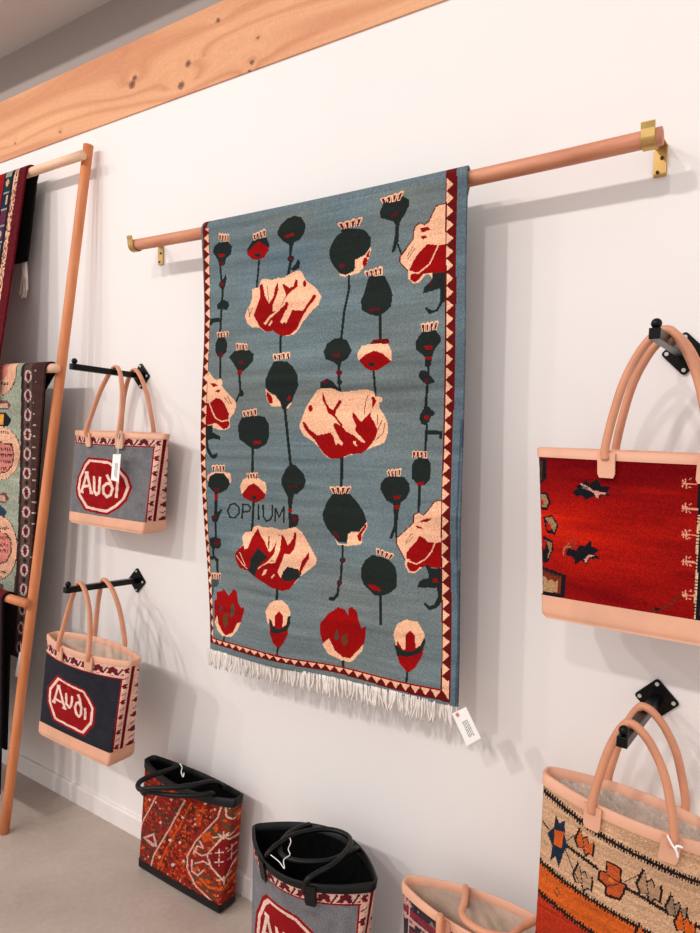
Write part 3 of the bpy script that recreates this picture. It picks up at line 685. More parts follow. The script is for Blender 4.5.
# ------------------------------------------------------------------ tote bags
class Tote:
    """soft tote: two flat panels of constant girth, sewn at the sides, that spread over a boxed bottom and close to a lens at the rim"""
    def __init__(s, label, loc, W1, H, D1, D0, hb, tr, nF, nR, paint, leather, strap, lining, sx=0., sy=0., rot=(0, 0, 0), wool=M_WOOL, sd1=.016, sag=0., bb=None):
        s.W1, s.H, s.D1, s.D0, s.sx, s.sy, s.sd1, s.sag = W1, H, D1, D0, sx, sy, sd1, sag
        s.leather, s.strap, s.nF, s.nB = leather, strap, nF, nF//2; s.bbk = D1 if bb is None else bb
        s.o = thing('tote_bag', label, 'bag', loc, rot, 'handmade tote bags')
        s.Mw = np.array((Matrix.Translation(loc) @ Matrix.LocRotScale(None, s.o.rotation_euler, None)))
        cor = []
        for u, z in ((-1, H-tr), (1, H-tr), (1, hb), (-1, hb)):
            w, sd, bf, bk, ax, ay = s.dims(z); cor.append(s.w(np.array([u*(W1+sd1)/2+ax, -(sd/2+bf*.6)+ay, z-s.sag*.5*(z/H)**3])))
        s.map = hom([proj(c) for c in cor], [(0, 0), (nF, 0), (nF, nR), (0, nR)])
        cv = Canvas(nF+s.nB, nR, (128, 128, 128), s.map)
        paint(cv, nF, s.nB, nR)
        V, F = s.loop(np.linspace(H-tr, hb, nR+1), 0.)
        obj('body', V, F, wool, s.o, True, colors=lin(cv.a.reshape(-1, 3)))
        V, F = s.loop(np.linspace(hb+.001, .0, 7), .0018, True); n = nF+s.nB
        obj('base', V, list(F)+[tuple(range(6*n, 7*n))], leather, s.o, True)
        V, F = s.loop([H-tr, H-.002, H, H-.001, H-.022], [.002, .0022, -.001, -.0035, -.0045]); obj('rim_band', V, F, leather, s.o, True)
        V, F = s.loop(np.linspace(H-.018, .012, 24), -.0055)
        obj('lining', V, list(F)+[tuple(range(23*n, 24*n))], lining, s.o, True)
    def w(s, p): return (s.Mw @ np.append(p, 1))[:3]
    def l(s, p): return (np.linalg.inv(s.Mw) @ np.append(p, 1))[:3]
    def dims(s, z):
        t = min(max(z/s.H, 0), 1.1); sd = s.D0+(s.sd1-s.D0)*t**1.15
        return s.W1+s.sd1-sd, sd, (s.D1-s.sd1)/2*t**1.6+.002, (s.bbk-s.sd1)/2*t**1.6+.002, s.sx*t, s.sy*t
    def front(s, u, z, o=0.):
        w, sd, bf, bk, sx, sy = s.dims(z)
        return np.array([u*(w/2+o)+sx, -(sd/2+o+bf*(1-u*u))+sy, z-s.sag*(1-u*u)*(z/s.H)**3])
    def backp(s, u, z, o=0.):
        w, sd, bf, bk, sx, sy = s.dims(z)
        return np.array([u*(w/2+o)+sx, (sd/2+o+bk*(1-u*u))+sy, z-s.sag*(1-u*u)*(z/s.H)**3])
    def ring(s, z, o):
        w, sd, bf, bk, sx, sy = s.dims(z); e = w/2+o; h = sd/2+o; m = 120
        t = np.linspace(-1, 1, m); k = max(4, int(m*sd/w/2))
        def half(sg, bulge):
            xs_ = np.r_[np.full(k, -e), t*e, np.full(k, e)]
            ys = np.r_[np.linspace(0, h, k, endpoint=False), h+bulge*(1-t*t), np.linspace(h, 0, k+1)[1:]]
            return np.c_[xs_, sg*ys]
        A, B = half(-1, bf), half(1, bk)[::-1]; L = np.vstack([A[:-1], B[:-1]]); n = len(L)
        win = 4; pad = np.vstack([L[-win:], L, L[:win]]); ker = np.hanning(2*win+3)[1:-1]; ker /= ker.sum()
        Sm = np.c_[np.convolve(pad[:, 0], ker, 'valid'), np.convolve(pad[:, 1], ker, 'valid')]
        nA = len(A)-1; out = []
        for seg, c in ((np.vstack([Sm[:nA+1]]), s.nF), (np.vstack([Sm[nA:], Sm[:1]]), s.nB)):
            d = np.r_[0, np.cumsum(np.linalg.norm(np.diff(seg, axis=0), axis=1))]; q = np.linspace(0, d[-1], c+1)[:-1]
            out.append(np.c_[np.interp(q, d, seg[:, 0]), np.interp(q, d, seg[:, 1])])
        P = np.vstack(out); u = np.clip(P[:, 0]/e, -1, 1)
        return np.c_[P[:, 0]+sx, P[:, 1]+sy, z-s.sag*(1-u*u)*(max(z, 0)/s.H)**3]
    def loop(s, zs, o, round_bottom=False):
        o = np.array(np.broadcast_to(o, (len(zs),)), float)
        if round_bottom: o[-2] -= .001; o[-1] -= .006
        V = np.vstack([s.ring(z, a) for z, a in zip(zs, o)]); n = s.nF+s.nB
        i = np.arange(len(zs)-1)[:, None]*n; j = np.arange(n)[None]; j2 = (j+1) % n
        return V, np.stack([i+j, i+n+j, i+n+j2, i+j2], -1).reshape(-1, 4)
    def handle(s, P, r=.0075, flat=1., tabs=(), tabh=.049, tabw=.0155, cross=False):
        hd = MB().tube(crom(P, 9), r, 10, flat).build('handle', s.strap, s.o, True)
        for (u, back) in tabs:
            f = s.backp if back else s.front; sg = 1 if back else -1
            za, zb = s.H-.004, s.H-tabh; n = 6; mb = MB(); V = []
            w = s.dims(s.H)[0]/2
            for k in range(n+1):
                z = za+(zb-za)*k/n; ww = tabw*(1 if k < n else .8)
                for dx in (-ww, ww):
                    for off in (.0005, .0055):
                        p = f(u+dx/w, z, .0025); V.append(p+np.array([0, sg*off, 0]))
            F = [(0, 1, 3, 2), (4*n, 4*n+2, 4*n+3, 4*n+1)]
            for k in range(n):
                a = 4*k; c = a+4
                F += [(a+1, c+1, c+3, a+3), (a, a+2, c+2, c), (a, c, c+1, a+1), (a+2, a+3, c+3, c+2)]
            mb.add(V, F)
            if not back:
                g = [f(u+a*tabw*.72/w, z, .0068) for a, z in ((-1, s.H-.022), (1, s.H-.022), (1, zb+.006), (-1, zb+.006))]
                for a, c in ((0, 1), (1, 2), (2, 3), (3, 0), (0, 2), (1, 3))[:6 if cross else 4]: mb.tube([g[a], (g[a]+g[c])/2, g[c]], .0005, 4, mi=1)
            mb.build('handle_tab', [s.leather, M_THREAD if s.leather is M_LEATH else M_BLEA], hd)
        return hd
    def hang(s, apex, u, back=False, r=.0075, flat=1., cross=False):
        f = s.backp if back else s.front; sg = 1 if back else -1
        a0, a1 = f(-u, s.H-.016, .007), f(u, s.H-.016, .007); b0, b1 = f(-u, s.H+.006, .007), f(u, s.H+.006, .007)
        A = s.l(np.array(apex)+np.array([0, 0, .009+r+.0005])); h = A[2]-s.H
        def mixp(b, k, wd): return np.array([A[0]+(b[0]-A[0])*wd, b[1]+(A[1]-b[1])*k, s.H+h*k])
        P = [a0, b0, mixp(b0, .3, .88), mixp(b0, .6, .69), mixp(b0, .84, .42), mixp(b0, .97, .17), A,
             mixp(b1, .97, .17), mixp(b1, .84, .42), mixp(b1, .6, .69), mixp(b1, .3, .88), b1, a1]
        return s.handle(P, r, flat, [(-u, back), (u, back)], cross=cross)

# floral border helper: maroon rosettes and black curls along a strip, in canvas cells
def florals(cv, pts, sz, pink, dark, blk):
    for i, (x, y, horiz) in enumerate(pts):
        a = sz
        def T(l): return [(x+(p if horiz else q)*a, y+(q if horiz else p)*a) for p, q in l]
        if i % 2 == 0:
            for cx, cy in ((-.5, .28), (.5, .28), (0, -.45), (-.42, -.2), (.42, -.2)):
                an = np.arange(8)*math.pi/4; c = np.array(T([(cx, cy)])[0])
                cv.raw(dark, np.c_[c[0]+.34*a*np.cos(an), c[1]+.34*a*np.sin(an)])
            an = np.arange(8)*math.pi/4; cv.raw(dark, np.c_[x+.42*a*np.cos(an), y+.42*a*np.sin(an)])
            cv.raw(blk, T([(-.3, .9), (-.3, .75), (.3, .75), (.3, .9)]))
            cv.raw(pink, T([(-.12, .2), (.12, .2), (.12, .6), (-.12, .6)]))
        else:
            cv.raw(blk, T([(-.55, .6), (-.3, .65), (.45, -.5), (.2, -.6)])); cv.raw(dark, T([(.1, .5), (.5, .2), (.55, .55)]))
def octagon_panel(field, pink, frame, grey_pts, oframe, ring, letters, lw, usemap=None):
    dark, blk, red = (104, 30, 40), (58, 36, 42), (150, 14, 20)
    def paint(cv, nF, nB, nR):
        cv.a[:] = field
        if usemap: cv.m = usemap()
        cv.frame(*frame)
        g = cv._t(grey_pts); yt = int(round((g[0][1]+g[1][1])/2)); xr = int(round((g[1][0]+g[2][0])/2))
        yt = max(yt, 12); xr = min(xr, nF-16)
        sw = 5
        cv.a[:yt, :nF] = pink; cv.a[:, xr:nF] = pink; cv.a[:, nF:nF+14] = pink; cv.a[:, -8:] = pink
        cv.a[yt-2:yt, :xr+2] = red; cv.a[yt:, xr-1:xr+1] = red; cv.a[:, nF-sw:nF] = (112, 14, 26)
        st = xr/16.
        florals(cv, [(st*(i+.7), yt*.46, True) for i in range(16)], min(st*.86, yt*.62), pink, dark, blk)
        st = nR/11.; w = nF-sw-xr
        florals(cv, [(xr+w*.5, st*(i+.5), False) for i in range(11)], w*.5, pink, dark, blk)
        florals(cv, [(nF+7, st*(i+.8), False) for i in range(11)], 6.5, pink, dark, blk)
        cv.frame(*oframe)
        cv.poly(red, inset(ring, 1.09)); cv.poly((244, 202, 186), ring); cv.poly(red, inset(ring, .90))
        for st_ in letters: cv.line((246, 208, 192), st_, lw)
        cv.a *= 1+.04*smooth_noise(nR, cv.W, 10, 10)[..., None]; cv.knots(.05)
    return paint
def inset(P, k):
    P = np.asarray(P, float).reshape(-1, 2); c = P.mean(0); return c+(P-c)*k
RING1 = [205, 100, 320, 110, 440, 125, 540, 215, 600, 300, 630, 410, 580, 540, 500, 620, 385, 685, 250, 660, 150, 635, 60, 500, 42, 420, 60, 300, 140, 160]
LET1 = [[92, 455, 165, 248], [166, 250, 210, 465], [112, 398, 202, 388], [78, 452, 112, 458], [145, 246, 182, 252], [198, 466, 228, 468],
        [252, 290, 246, 440, 272, 490, 300, 470, 322, 300], [400, 362, 352, 400, 352, 470, 390, 514, 430, 490, 455, 420, 432, 372, 400, 362], [448, 405, 432, 345, 402, 275], [510, 350, 490, 515]]
FIELD1 = (118, 116, 119); PINK = (236, 184, 166)
GP1 = [93, 442, 465, 476, 446, 824, 62, 772]
paint1 = octagon_panel(FIELD1, PINK, (55, 350, 4.785), GP1, (72, 450, 10.94), RING1, LET1, 29)
tl = Tote('grey tote with red octagon panel on the upper left wall hook', (-1.872, -.093, 1.088), .452, .305, .125, .09, .036, .017, 200, 140,
          paint1, M_LEATH, M_LEATH2, M_LINING, sx=.016, sy=.006)
tl.hang((-1.857, -.100, 1.580), .35, r=.0085, flat=.62)
tl.hang((-1.857, -.030, 1.576), .35, True, r=.0085, flat=.62)
RING2 = [215, 80, 370, 160, 535, 240, 590, 350, 630, 450, 610, 630, 510, 745, 340, 660, 165, 570, 85, 360, 90, 215]
LET2 = [[155, 370, 220, 175], [226, 185, 295, 445], [182, 338, 262, 374], [138, 362, 172, 378], [205, 178, 238, 186], [272, 434, 308, 452],
        [320, 270, 315, 390, 352, 436, 378, 405, 392, 305], [442, 380, 420, 430, 434, 508, 464, 544, 490, 510, 492, 425, 470, 372, 442, 380], [488, 420, 482, 340, 465, 285], [538, 445, 533, 572]]
paint2 = octagon_panel((40, 40, 48), PINK, (30, 565, 4.446), [80, 398, 388, 528, 362, 842, 45, 692], (40, 670, 11.67), RING2, LET2, 27)
bl = Tote('navy tote with red octagon panel on the lower left wall hook', (-1.885, -.205, .402), .425, .332, .12, .095, .046, .018, 200, 150,
          paint2, M_LEATH, M_LEATH2, M_LINING, sx=.045, sy=-.002, sd1=.035)
bl.hang((-1.881, -.222, .909), .345, r=.0085, flat=.7)
bl.hang((-1.881, -.134, .9025), .345, True, r=.0085, flat=.7)

def paint_red(cv, nF, nB, nR):
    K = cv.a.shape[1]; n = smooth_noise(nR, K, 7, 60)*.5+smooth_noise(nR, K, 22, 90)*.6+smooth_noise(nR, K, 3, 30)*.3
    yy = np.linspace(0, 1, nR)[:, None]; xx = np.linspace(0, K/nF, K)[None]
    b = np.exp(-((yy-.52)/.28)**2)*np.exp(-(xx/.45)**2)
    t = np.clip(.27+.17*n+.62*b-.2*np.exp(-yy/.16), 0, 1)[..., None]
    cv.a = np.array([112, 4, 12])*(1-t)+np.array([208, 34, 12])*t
    cv.frame(525, 430, 4); k, pale, tan, br = (26, 24, 30), (206, 142, 128), (158, 120, 84), (96, 40, 26)
    P = cv.poly
    P(k, [185, 245, 205, 235, 200, 220, 230, 215, 240, 195, 255, 215, 290, 195, 305, 225, 345, 225, 325, 250, 350, 265, 305, 260, 300, 275, 270, 265, 240, 280, 225, 260, 200, 265])
    P(pale, [215, 212, 245, 222, 270, 240, 340, 255, 300, 256, 288, 275, 272, 250, 240, 235])
    P((90, 96, 92), [228, 222, 250, 230, 246, 240, 226, 232])
    P(k, [158, 500, 165, 470, 200, 482, 215, 460, 235, 465, 260, 438, 265, 465, 297, 480, 275, 495, 300, 515, 255, 515, 245, 538, 220, 520, 195, 538, 190, 510])
    P(pale, [233, 518, 250, 500, 286, 500, 252, 510, 240, 532])
    for _ in range(26): cv.ell((118, 60, 50), random.gauss(178, 16), random.gauss(452, 18), 3, 3)
    cv.line(tan, [148, 500, 152, 470, 170, 455], 5); cv.line(tan, [165, 470, 178, 465], 5)
    P(k, [40, 116, 76, 118, 74, 196, 52, 212, 40, 212]); P((70, 46, 34), [40, 125, 58, 125, 56, 200, 40, 205])
    P(k, [40, 250, 78, 250, 94, 290, 78, 322, 50, 320]); P(tan, [48, 258, 72, 260, 84, 290, 74, 312, 54, 308]); P((176, 28, 18), [48, 280, 62, 282, 64, 300, 50, 300])
    P(k, [62, 350, 100, 340, 128, 380, 112, 420, 76, 410]); P(tan, [70, 352, 98, 348, 120, 380, 108, 410, 90, 380]); P((176, 28, 18), [72, 370, 92, 376, 100, 400, 80, 402])
    P(k, [60, 420, 104, 446, 106, 480, 84, 530, 58, 530]); P((150, 110, 80), [74, 440, 98, 452, 98, 482, 82, 520, 88, 480]); P((176, 28, 18), [60, 440, 72, 440, 74, 470, 62, 480])
    P(k, [60, 545, 158, 580, 154, 672, 60, 660]); P((120, 44, 28), [64, 556, 140, 586, 138, 656, 64, 645])
    P((176, 136, 96), [62, 582, 76, 590, 84, 604, 98, 596, 110, 608, 128, 602, 124, 650, 62, 645])
    P((70, 40, 34), [64, 556, 138, 584, 138, 592, 64, 566])
    for y in (212, 312, 417, 525, 660):
        cv.line((222, 150, 124), [632, y, 692, y+4], 7); cv.line((222, 150, 124), [646, y-18, 650, y+18], 6)
        cv.line((222, 150, 124), [634, y-12, 640, y, 634, y+14], 5); cv.line((222, 150, 124), [660, y-14, 668, y-18], 5); cv.line((222, 150, 124), [660, y+14, 668, y+18], 5)
    cv.line(br, [500, 722, 560, 710, 592, 690, 622, 658], 9); P(k, [520, 710, 545, 712, 540, 722, 522, 720])
    P(k, [697, 190, 860, 190, 800, 780, 682, 760]); cv.line((214, 176, 140), [699, 340, 692, 500, 683, 755], 9)
    for i in range(30): cv.line(k, [690-i*.4, 345+i*14, 702-i*.4, 347+i*14], 3)
    P((120, 90, 62), [715, 200, 780, 200, 760, 780, 705, 770])
    cv.knots(.07)
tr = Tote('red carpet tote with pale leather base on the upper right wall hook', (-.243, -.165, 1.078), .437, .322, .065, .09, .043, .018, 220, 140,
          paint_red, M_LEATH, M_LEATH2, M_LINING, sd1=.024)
tr.hang((-.237, -.202, 1.592), .372, r=.0078, cross=True)
tr.hang((-.237, -.142, 1.590), .372, True, r=.0078)

def paint_kilim(cv, nF, nB, nR):
    K = cv.a.shape[1]; k, org, nav, tan = (36, 28, 28), (204, 92, 34), (34, 44, 60), (203, 160, 126)
    cv.a[:] = tan; cv.frame(525, 780, 4); P = cv.poly; LN = cv.line
    def toothed(pts, w, step, h):
        pts = np.asarray(pts, float).reshape(-1, 2); LN(k, pts, w)
        d = np.r_[0, np.cumsum(np.linalg.norm(np.diff(pts, axis=0), axis=1))]
        for s in np.arange(0, d[-1], step):
            x = np.interp(s, d, pts[:, 0]); y = np.interp(s, d, pts[:, 1]); LN(k, [x+1, y-h, x-1, y+h], step*.5)
    low = [40, 325, 130, 392, 230, 455, 350, 525, 480, 600, 640, 700, 900, 850]
    P(org, low+[900, 1500, 0, 1500, 0, 325])
    P((176, 50, 26), [30, 450, 200, 572, 400, 700, 900, 1000, 900, 1500, 0, 1500])
    P((188, 160, 120), [20, 620, 300, 800, 900, 1200, 900, 1500, 0, 1500])
    toothed(low, 9, 13, 12); toothed([30, 440, 110, 500, 200, 565, 400, 690, 900, 990], 9, 13, 12)
    toothed([30, 610, 300, 795, 900, 1190], 7, 13, 10)
    toothed([55, 58, 150, 112, 300, 208, 440, 282, 530, 330, 620, 378, 800, 465], 12, 13, 15)
    LN(k, [55, 178, 85, 206], 6); toothed([165, 265, 230, 305, 295, 350], 9, 12, 8); toothed([400, 420, 470, 460, 560, 520, 700, 600], 9, 12, 8)
    P(nav, [115, 143, 131, 180, 156, 163, 156, 225, 167, 265, 150, 296, 130, 352, 115, 312, 93, 328, 100, 268, 78, 222, 108, 195])
    P(org, [111, 205, 151, 211, 141, 276, 107, 262])
    def leaf(ox, oy, c, s=1.):
        q = np.array([0, 45, 22, 0, 30, 42, 48, 32, 56, 60, 76, 52, 72, 108, 56, 96, 40, 108, 30, 76, 10, 76]).reshape(-1, 2)*s+[ox, oy]
        P(k, inset(q, 1.16)); P(c, inset(q, .93)); LN(k, [q[1]+[4, 8], q[8]], 3)
    leaf(202, 190, (196, 92, 48)); LN(k, [165, 245, 205, 215, 225, 190], 3.5)
    leaf(192, 330, (178, 138, 106), 1.02); LN(k, [158, 280, 192, 360, 212, 400], 3.5)
    P(k, [328, 312, 392, 342, 390, 400, 412, 410, 400, 450, 384, 478, 320, 460, 322, 420, 290, 392, 300, 350, 326, 360])
    P((188, 84, 44), [334, 322, 384, 346, 382, 404, 402, 412, 392, 446, 378, 466, 330, 450, 330, 416, 300, 388, 306, 360, 332, 366])
    P((222, 112, 44), [340, 372, 360, 380, 356, 408, 338, 398]); LN(k, [330, 370, 382, 404], 4); LN(k, [332, 416, 380, 410], 4)
    leaf(452, 350, (176, 136, 106), 1.25); LN(k, [400, 400, 450, 375, 486, 350], 3.5)
    leaf(440, 570, (196, 92, 48), 1.1); leaf(565, 455, (150, 120, 96), 1.1); leaf(600, 520, org, 1.1)
    LN((96, 66, 40), [122, 432, 114, 450, 124, 470, 132, 450, 122, 432], 4)
    cv.a[:] = np.clip(cv.a*(1+.05*smooth_noise(nR, K, 3, 40)[..., None]), 0, 255); cv.knots(.06)
br = Tote('tan and orange kilim tote on the lower right wall hook', (-.274, -.19, .423), .345, .34, .105, .10, .02, .022, 200, 178,
          paint_kilim, M_LEATH, M_LEATH2, M_LINING, wool=M_KILIM, sd1=.03, rot=(0, math.radians(5), 0))
br.hang((-.256, -.240, .9125), .377, r=.0078)
br.hang((-.256, -.128, .9035), .377, True, r=.0078)
# crinkled clear wrap inside the kilim tote
def wrap(t, label):
    nx, ny = 60, 12; V = []
    for i in range(nx+1):
        for j in range(ny+1):
            u = -.9+1.8*i/nx; f = t.front(u, t.H-.03, -.008); b_ = t.backp(u, t.H-.03, -.008); p = f+(b_-f)*(j/ny)
            V.append(p+np.array([0, 0, .009*math.sin(j*2.1+i*1.3)*math.sin(i*.7+j)+.006*random.random()+.006]))
    F = [(i*(ny+1)+j, (i+1)*(ny+1)+j, (i+1)*(ny+1)+j+1, i*(ny+1)+j+1) for i in range(nx) for j in range(ny)]
    o = obj('plastic_wrap', V, F, M_PLASTIC, t.o); o['label'] = label
wrap(br, 'crinkled clear plastic lining the opening')

def paint_tribal(cv, nF, nB, nR):
    K = cv.a.shape[1]
    a = smooth_noise(nR, K, 6, 5); b_ = smooth_noise(nR, K, 5, 6); c = smooth_noise(nR, K, 3, 3)
    cv.a[:] = (150, 34, 24)
    cv.a[a > .5] = (184, 64, 24); cv.a[b_ > .6] = (96, 30, 24); cv.a[(c > .9)] = (70, 54, 42); cv.a[(c < -1.05)] = (206, 88, 36)
    cv.frame(120, 745, 5.385); pale = (214, 170, 152); base = cv.a.copy()
    reg = Canvas(K, nR, (0, 0, 0), cv.m); reg.frame(120, 745, 5.385)
    reg.poly((1, 0, 0), [190, 285, 360, 290, 270, 450, 180, 590, 155, 690, 60, 640, 65, 600, 110, 420])
    reg.poly((2, 0, 0), [540, 300, 520, 400, 410, 520, 365, 600, 365, 670, 410, 760, 490, 850, 800, 700, 700, 300])
    R1 = reg.a[..., 0] == 1; R2 = reg.a[..., 0] == 2
    cv.a[R1 & (a > -.3)] = (84, 50, 38); cv.a[R1 & (b_ > .4)] = (142, 30, 30); cv.a[R1 & (c > .8)] = (160, 54, 34)
    cv.a[R2] = np.where((a > .1)[..., None], (104, 62, 42), (140, 40, 28))[R2]; cv.a[R2 & (b_ > .8)] = (196, 80, 30)
    LN, P = cv.line, cv.poly
    def dotted(pts, w): 
        LN(pale, pts, w)
    for pts in ([362, 285, 270, 450, 180, 590, 152, 695], [542, 330, 522, 400, 410, 520, 365, 600, 365, 670, 410, 760, 492, 840], [195, 275, 110, 420, 60, 610]): dotted(pts, 8)
    LN((196, 80, 30), [395, 300, 330, 430, 250, 560, 195, 680], 9); LN((60, 48, 44), [420, 290, 355, 420, 275, 560, 225, 690], 4)
    P((206, 160, 148), [115, 500, 180, 475, 200, 552, 165, 545]); P((140, 30, 36), [135, 505, 172, 490, 184, 532])
    P((122, 24, 26), [468, 595, 550, 508, 650, 560, 650, 660, 555, 742, 490, 670])
    LN(pale, [640, 565, 550, 508, 468, 595, 490, 665, 555, 742, 640, 650], 9)
    for q in ([500, 505, 600, 505], [550, 480, 552, 520], [520, 735, 590, 735], [555, 720, 555, 765], [525, 490, 575, 525], [575, 490, 525, 525]): LN(pale, q, 8)
    LN((226, 168, 160), [432, 520, 450, 560, 420, 545, 396, 590], 9); LN((226, 168, 160), [390, 620, 388, 680, 420, 705, 450, 680], 9); LN((226, 168, 160), [400, 570, 440, 600, 480, 590], 8); LN((226, 168, 160), [405, 640, 450, 630, 480, 650], 8)
    for x, y in ((530, 590), (590, 590), (530, 640), (590, 640)):
        LN(pale, [x-22, y, x+22, y], 6); LN(pale, [x, y-20, x, y+20], 6)
    P((196, 80, 30), [440, 480, 490, 470, 480, 520, 450, 530]); LN((206, 84, 30), [430, 720, 480, 770, 560, 790, 640, 760], 14)
    LN(pale, [560, 345, 562, 400, 600, 430, 650, 425], 8); P((206, 170, 150), [572, 340, 602, 340, 600, 360, 575, 362])
    for x, y, s in ((345, 385, 9), (272, 512, 11), (212, 602, 10), (218, 418, 9), (345, 628, 10), (285, 645, 12), (410, 425, 8), (325, 525, 9), (465, 310, 9), (510, 350, 8), (150, 300, 9), (285, 285, 8), (190, 310, 7)):
        P((222, 190, 176), [x-s, y, x, y-s, x+s, y, x, y+s])
    for _ in range(90): cv.ell(random.choice([(206, 90, 40), (190, 150, 130), (64, 56, 60), (158, 30, 34)]), random.uniform(60, 660), random.uniform(280, 840), 5, 5)
    cv.a *= 1+.06*smooth_noise(nR, K, 2, 2)[..., None]; cv.knots(.08)
f1 = Tote('red tribal carpet tote with black leather trim, standing on the floor', (-1.56, -.08, .002), .396, .358, .09, .066, .03, .026, 170, 140,
          paint_tribal, M_BLEA, M_BLEA, M_BLIN, sx=.03, sy=-.0, sag=.012, sd1=.035)
def on1(px, py, z): return atz(120+px/5.385, 745+py/5.385, z)
def fl(t, pts): return [t.l(p) for p in pts]
P = fl(f1, [on1(500, 300, .33), on1(495, 262, .362), on1(420, 270, .365), on1(300, 272, .365), on1(180, 255, .362), on1(105, 235, .365), on1(105, 200, .372), on1(170, 165, .378), on1(250, 140, .378), on1(320, 112, .375)])
f1.handle(P, .0075, 1.)
P = fl(f1, [on1(130, 262, .335), on1(120, 240, .372), on1(180, 232, .385), on1(300, 228, .388), on1(400, 215, .388), on1(480, 200, .382), on1(530, 205, .37), on1(545, 225, .35)])
f1.handle(P, .0075, 1.)

paint3 = octagon_panel((124, 122, 126), PINK, (55, 350, 4.785), GP1, (72, 450, 10.94), RING1, LET1, 29, usemap=lambda: tl.map)
f2 = Tote('grey floral bordered tote with black trim, gaping open on the floor', (-1.002, -.185, .002), .376, .383, .215, .10, .04, .022, 200, 140,
          paint3, M_BLEA, M_BLEA, M_BLIN, sx=.012, sd1=.012)
def on2(px, py, z): return atz(230+px/4.375, 800+py/4.375, z)
P = fl(f2, [on2(155, 275, .36), on2(165, 235, .392), on2(215, 190, .405), on2(300, 145, .41), on2(420, 128, .41), on2(505, 150, .41), on2(525, 195, .412), on2(460, 275, .41), on2(390, 315, .402), on2(337, 350, .392), on2(325, 400, .36)])
f2.handle(P, .0065, 1., [(-.42, False), (.38, False)], .06, .013)
P = fl(f2, [on2(345, 118, .37), on2(340, 108, .388), on2(265, 140, .395), on2(220, 195, .395), on2(232, 245, .395), on2(310, 268, .396), on2(430, 265, .396), on2(520, 228, .394), on2(553, 212, .388), on2(556, 222, .365)])
f2.handle(P, .0065, 1.)

def paint_dark(cv, nF, nB, nR):
    K = cv.a.shape[1]; a = smooth_noise(nR, K, 5, 5); b_ = smooth_noise(nR, K, 3, 4); c = smooth_noise(nR, K, 9, 9)
    cv.a[:] = (60, 46, 52); cv.a[a > .7] = (120, 44, 58); cv.a[b_ > 1.] = (186, 140, 132); cv.a[c > 1.0] = (40, 40, 54); cv.a[b_ < -1.2] = (128, 108, 96)
    cv.a[6:10] = (130, 44, 58); cv.a[11:13] = (196, 150, 140)
    cv.frame(390, 850, 4.118)
    cv.poly((150, 40, 62), [310, 320, 350, 300, 400, 318, 390, 400, 320, 400]); cv.poly((196, 90, 110), [330, 330, 360, 318, 380, 335, 350, 360])
    cv.line((190, 150, 140), [60, 200, 60, 400], 6); cv.knots(.08)
f3 = Tote('dark floral carpet tote with pale leather trim, on the floor at far right', (-.52, -.172, .002), .425, .412, .13, .12, .04, .02, 130, 100,
          paint_dark, M_LEATH, M_LEATH2, M_LINING, sd1=.03)
H3 = f3.H
P = [f3.front(-.38, H3-.035, .006), f3.front(-.38, H3+.002, .010), f3.front(-.34, H3+.012, .024), f3.front(-.3, H3-.05, .032), f3.front(-.15, H3-.15, .026), f3.front(.0, H3-.175, .022),
     f3.front(.15, H3-.15, .026), f3.front(.3, H3-.05, .032), f3.front(.34, H3+.012, .024), f3.front(.38, H3+.002, .010), f3.front(.38, H3-.035, .006)]
f3.handle(P, .0075, 1., [(-.38, False), (.38, False)])
bk = [f3.backp(u, H3, 0) for u in (-.4, .4)]; fk = [f3.front(u, H3, 0) for u in (-.2, .0, .2)]; up = np.array([0, 0, .011])
P = [bk[0]+np.array([0, -.014, -.035]), bk[0]+np.array([0, -.012, .004]), (bk[0]+fk[0])/2+up, fk[0]*.85+bk[0]*.15+up, fk[1]*.95+bk[0]*.05+up*.9, fk[2]*.85+bk[1]*.15+up, (bk[1]+fk[2])/2+up, bk[1]+np.array([0, -.012, .004]), bk[1]+np.array([0, -.014, -.035])]
f3.handle(P, .0075, 1.)

# small tags and ties on the bags
tag_card('price_tag', 'white price tag hanging down the front of the upper left grey tote', [(113.2, 454.2), (121, 454), (118.8, 481.8), (111, 480)], -.166, None,
         [aty(117, 455, -.1675), aty(117.5, 446, -.166), aty(119, 434, -.160), aty(120.5, 431, -.158), aty(121, 436, -.161), aty(118.8, 447, -.1665), aty(118.3, 455, -.1675)], 3, upright=True)
def tie(name, label, pts, r=.0016):
    c = sum(np.array(p) for p in pts)/len(pts)
    o = MB().tube(crom([np.array(p)-c for p in pts], 6), r, 6).build(name, M_STRING, None, True); o.location = c
    return tagit(o, label, 'tag tie', 'white tag ties')
tie('tag_tie', 'white tag tie on the black handle of the red tribal tote', [on1(322, 100, .392), on1(334, 120, .388), on1(330, 145, .386), on1(340, 172, .384), on1(345, 150, .388)], .0014)
tie('tag_tie', 'white tag tie dangling in the mouth of the open grey tote', [on2(262, 165, .41), on2(266, 185, .407), on2(255, 215, .405), on2(262, 240, .403), on2(235, 262, .405), on2(238, 300, .400), on2(215, 270, .4), on2(178, 240, .405)], .0012)
g = br.front(.377, br.H-.008, .016)
tie('tag_tie', 'white ribbon tied at the right tab of the kilim tote', [br.w(g+np.array(d)) for d in ((-.012, 0, .012), (-.003, -.003, .002), (.006, -.003, -.008), (.009, -.001, -.018), (.004, -.004, .001), (.014, -.002, .003))], .002)

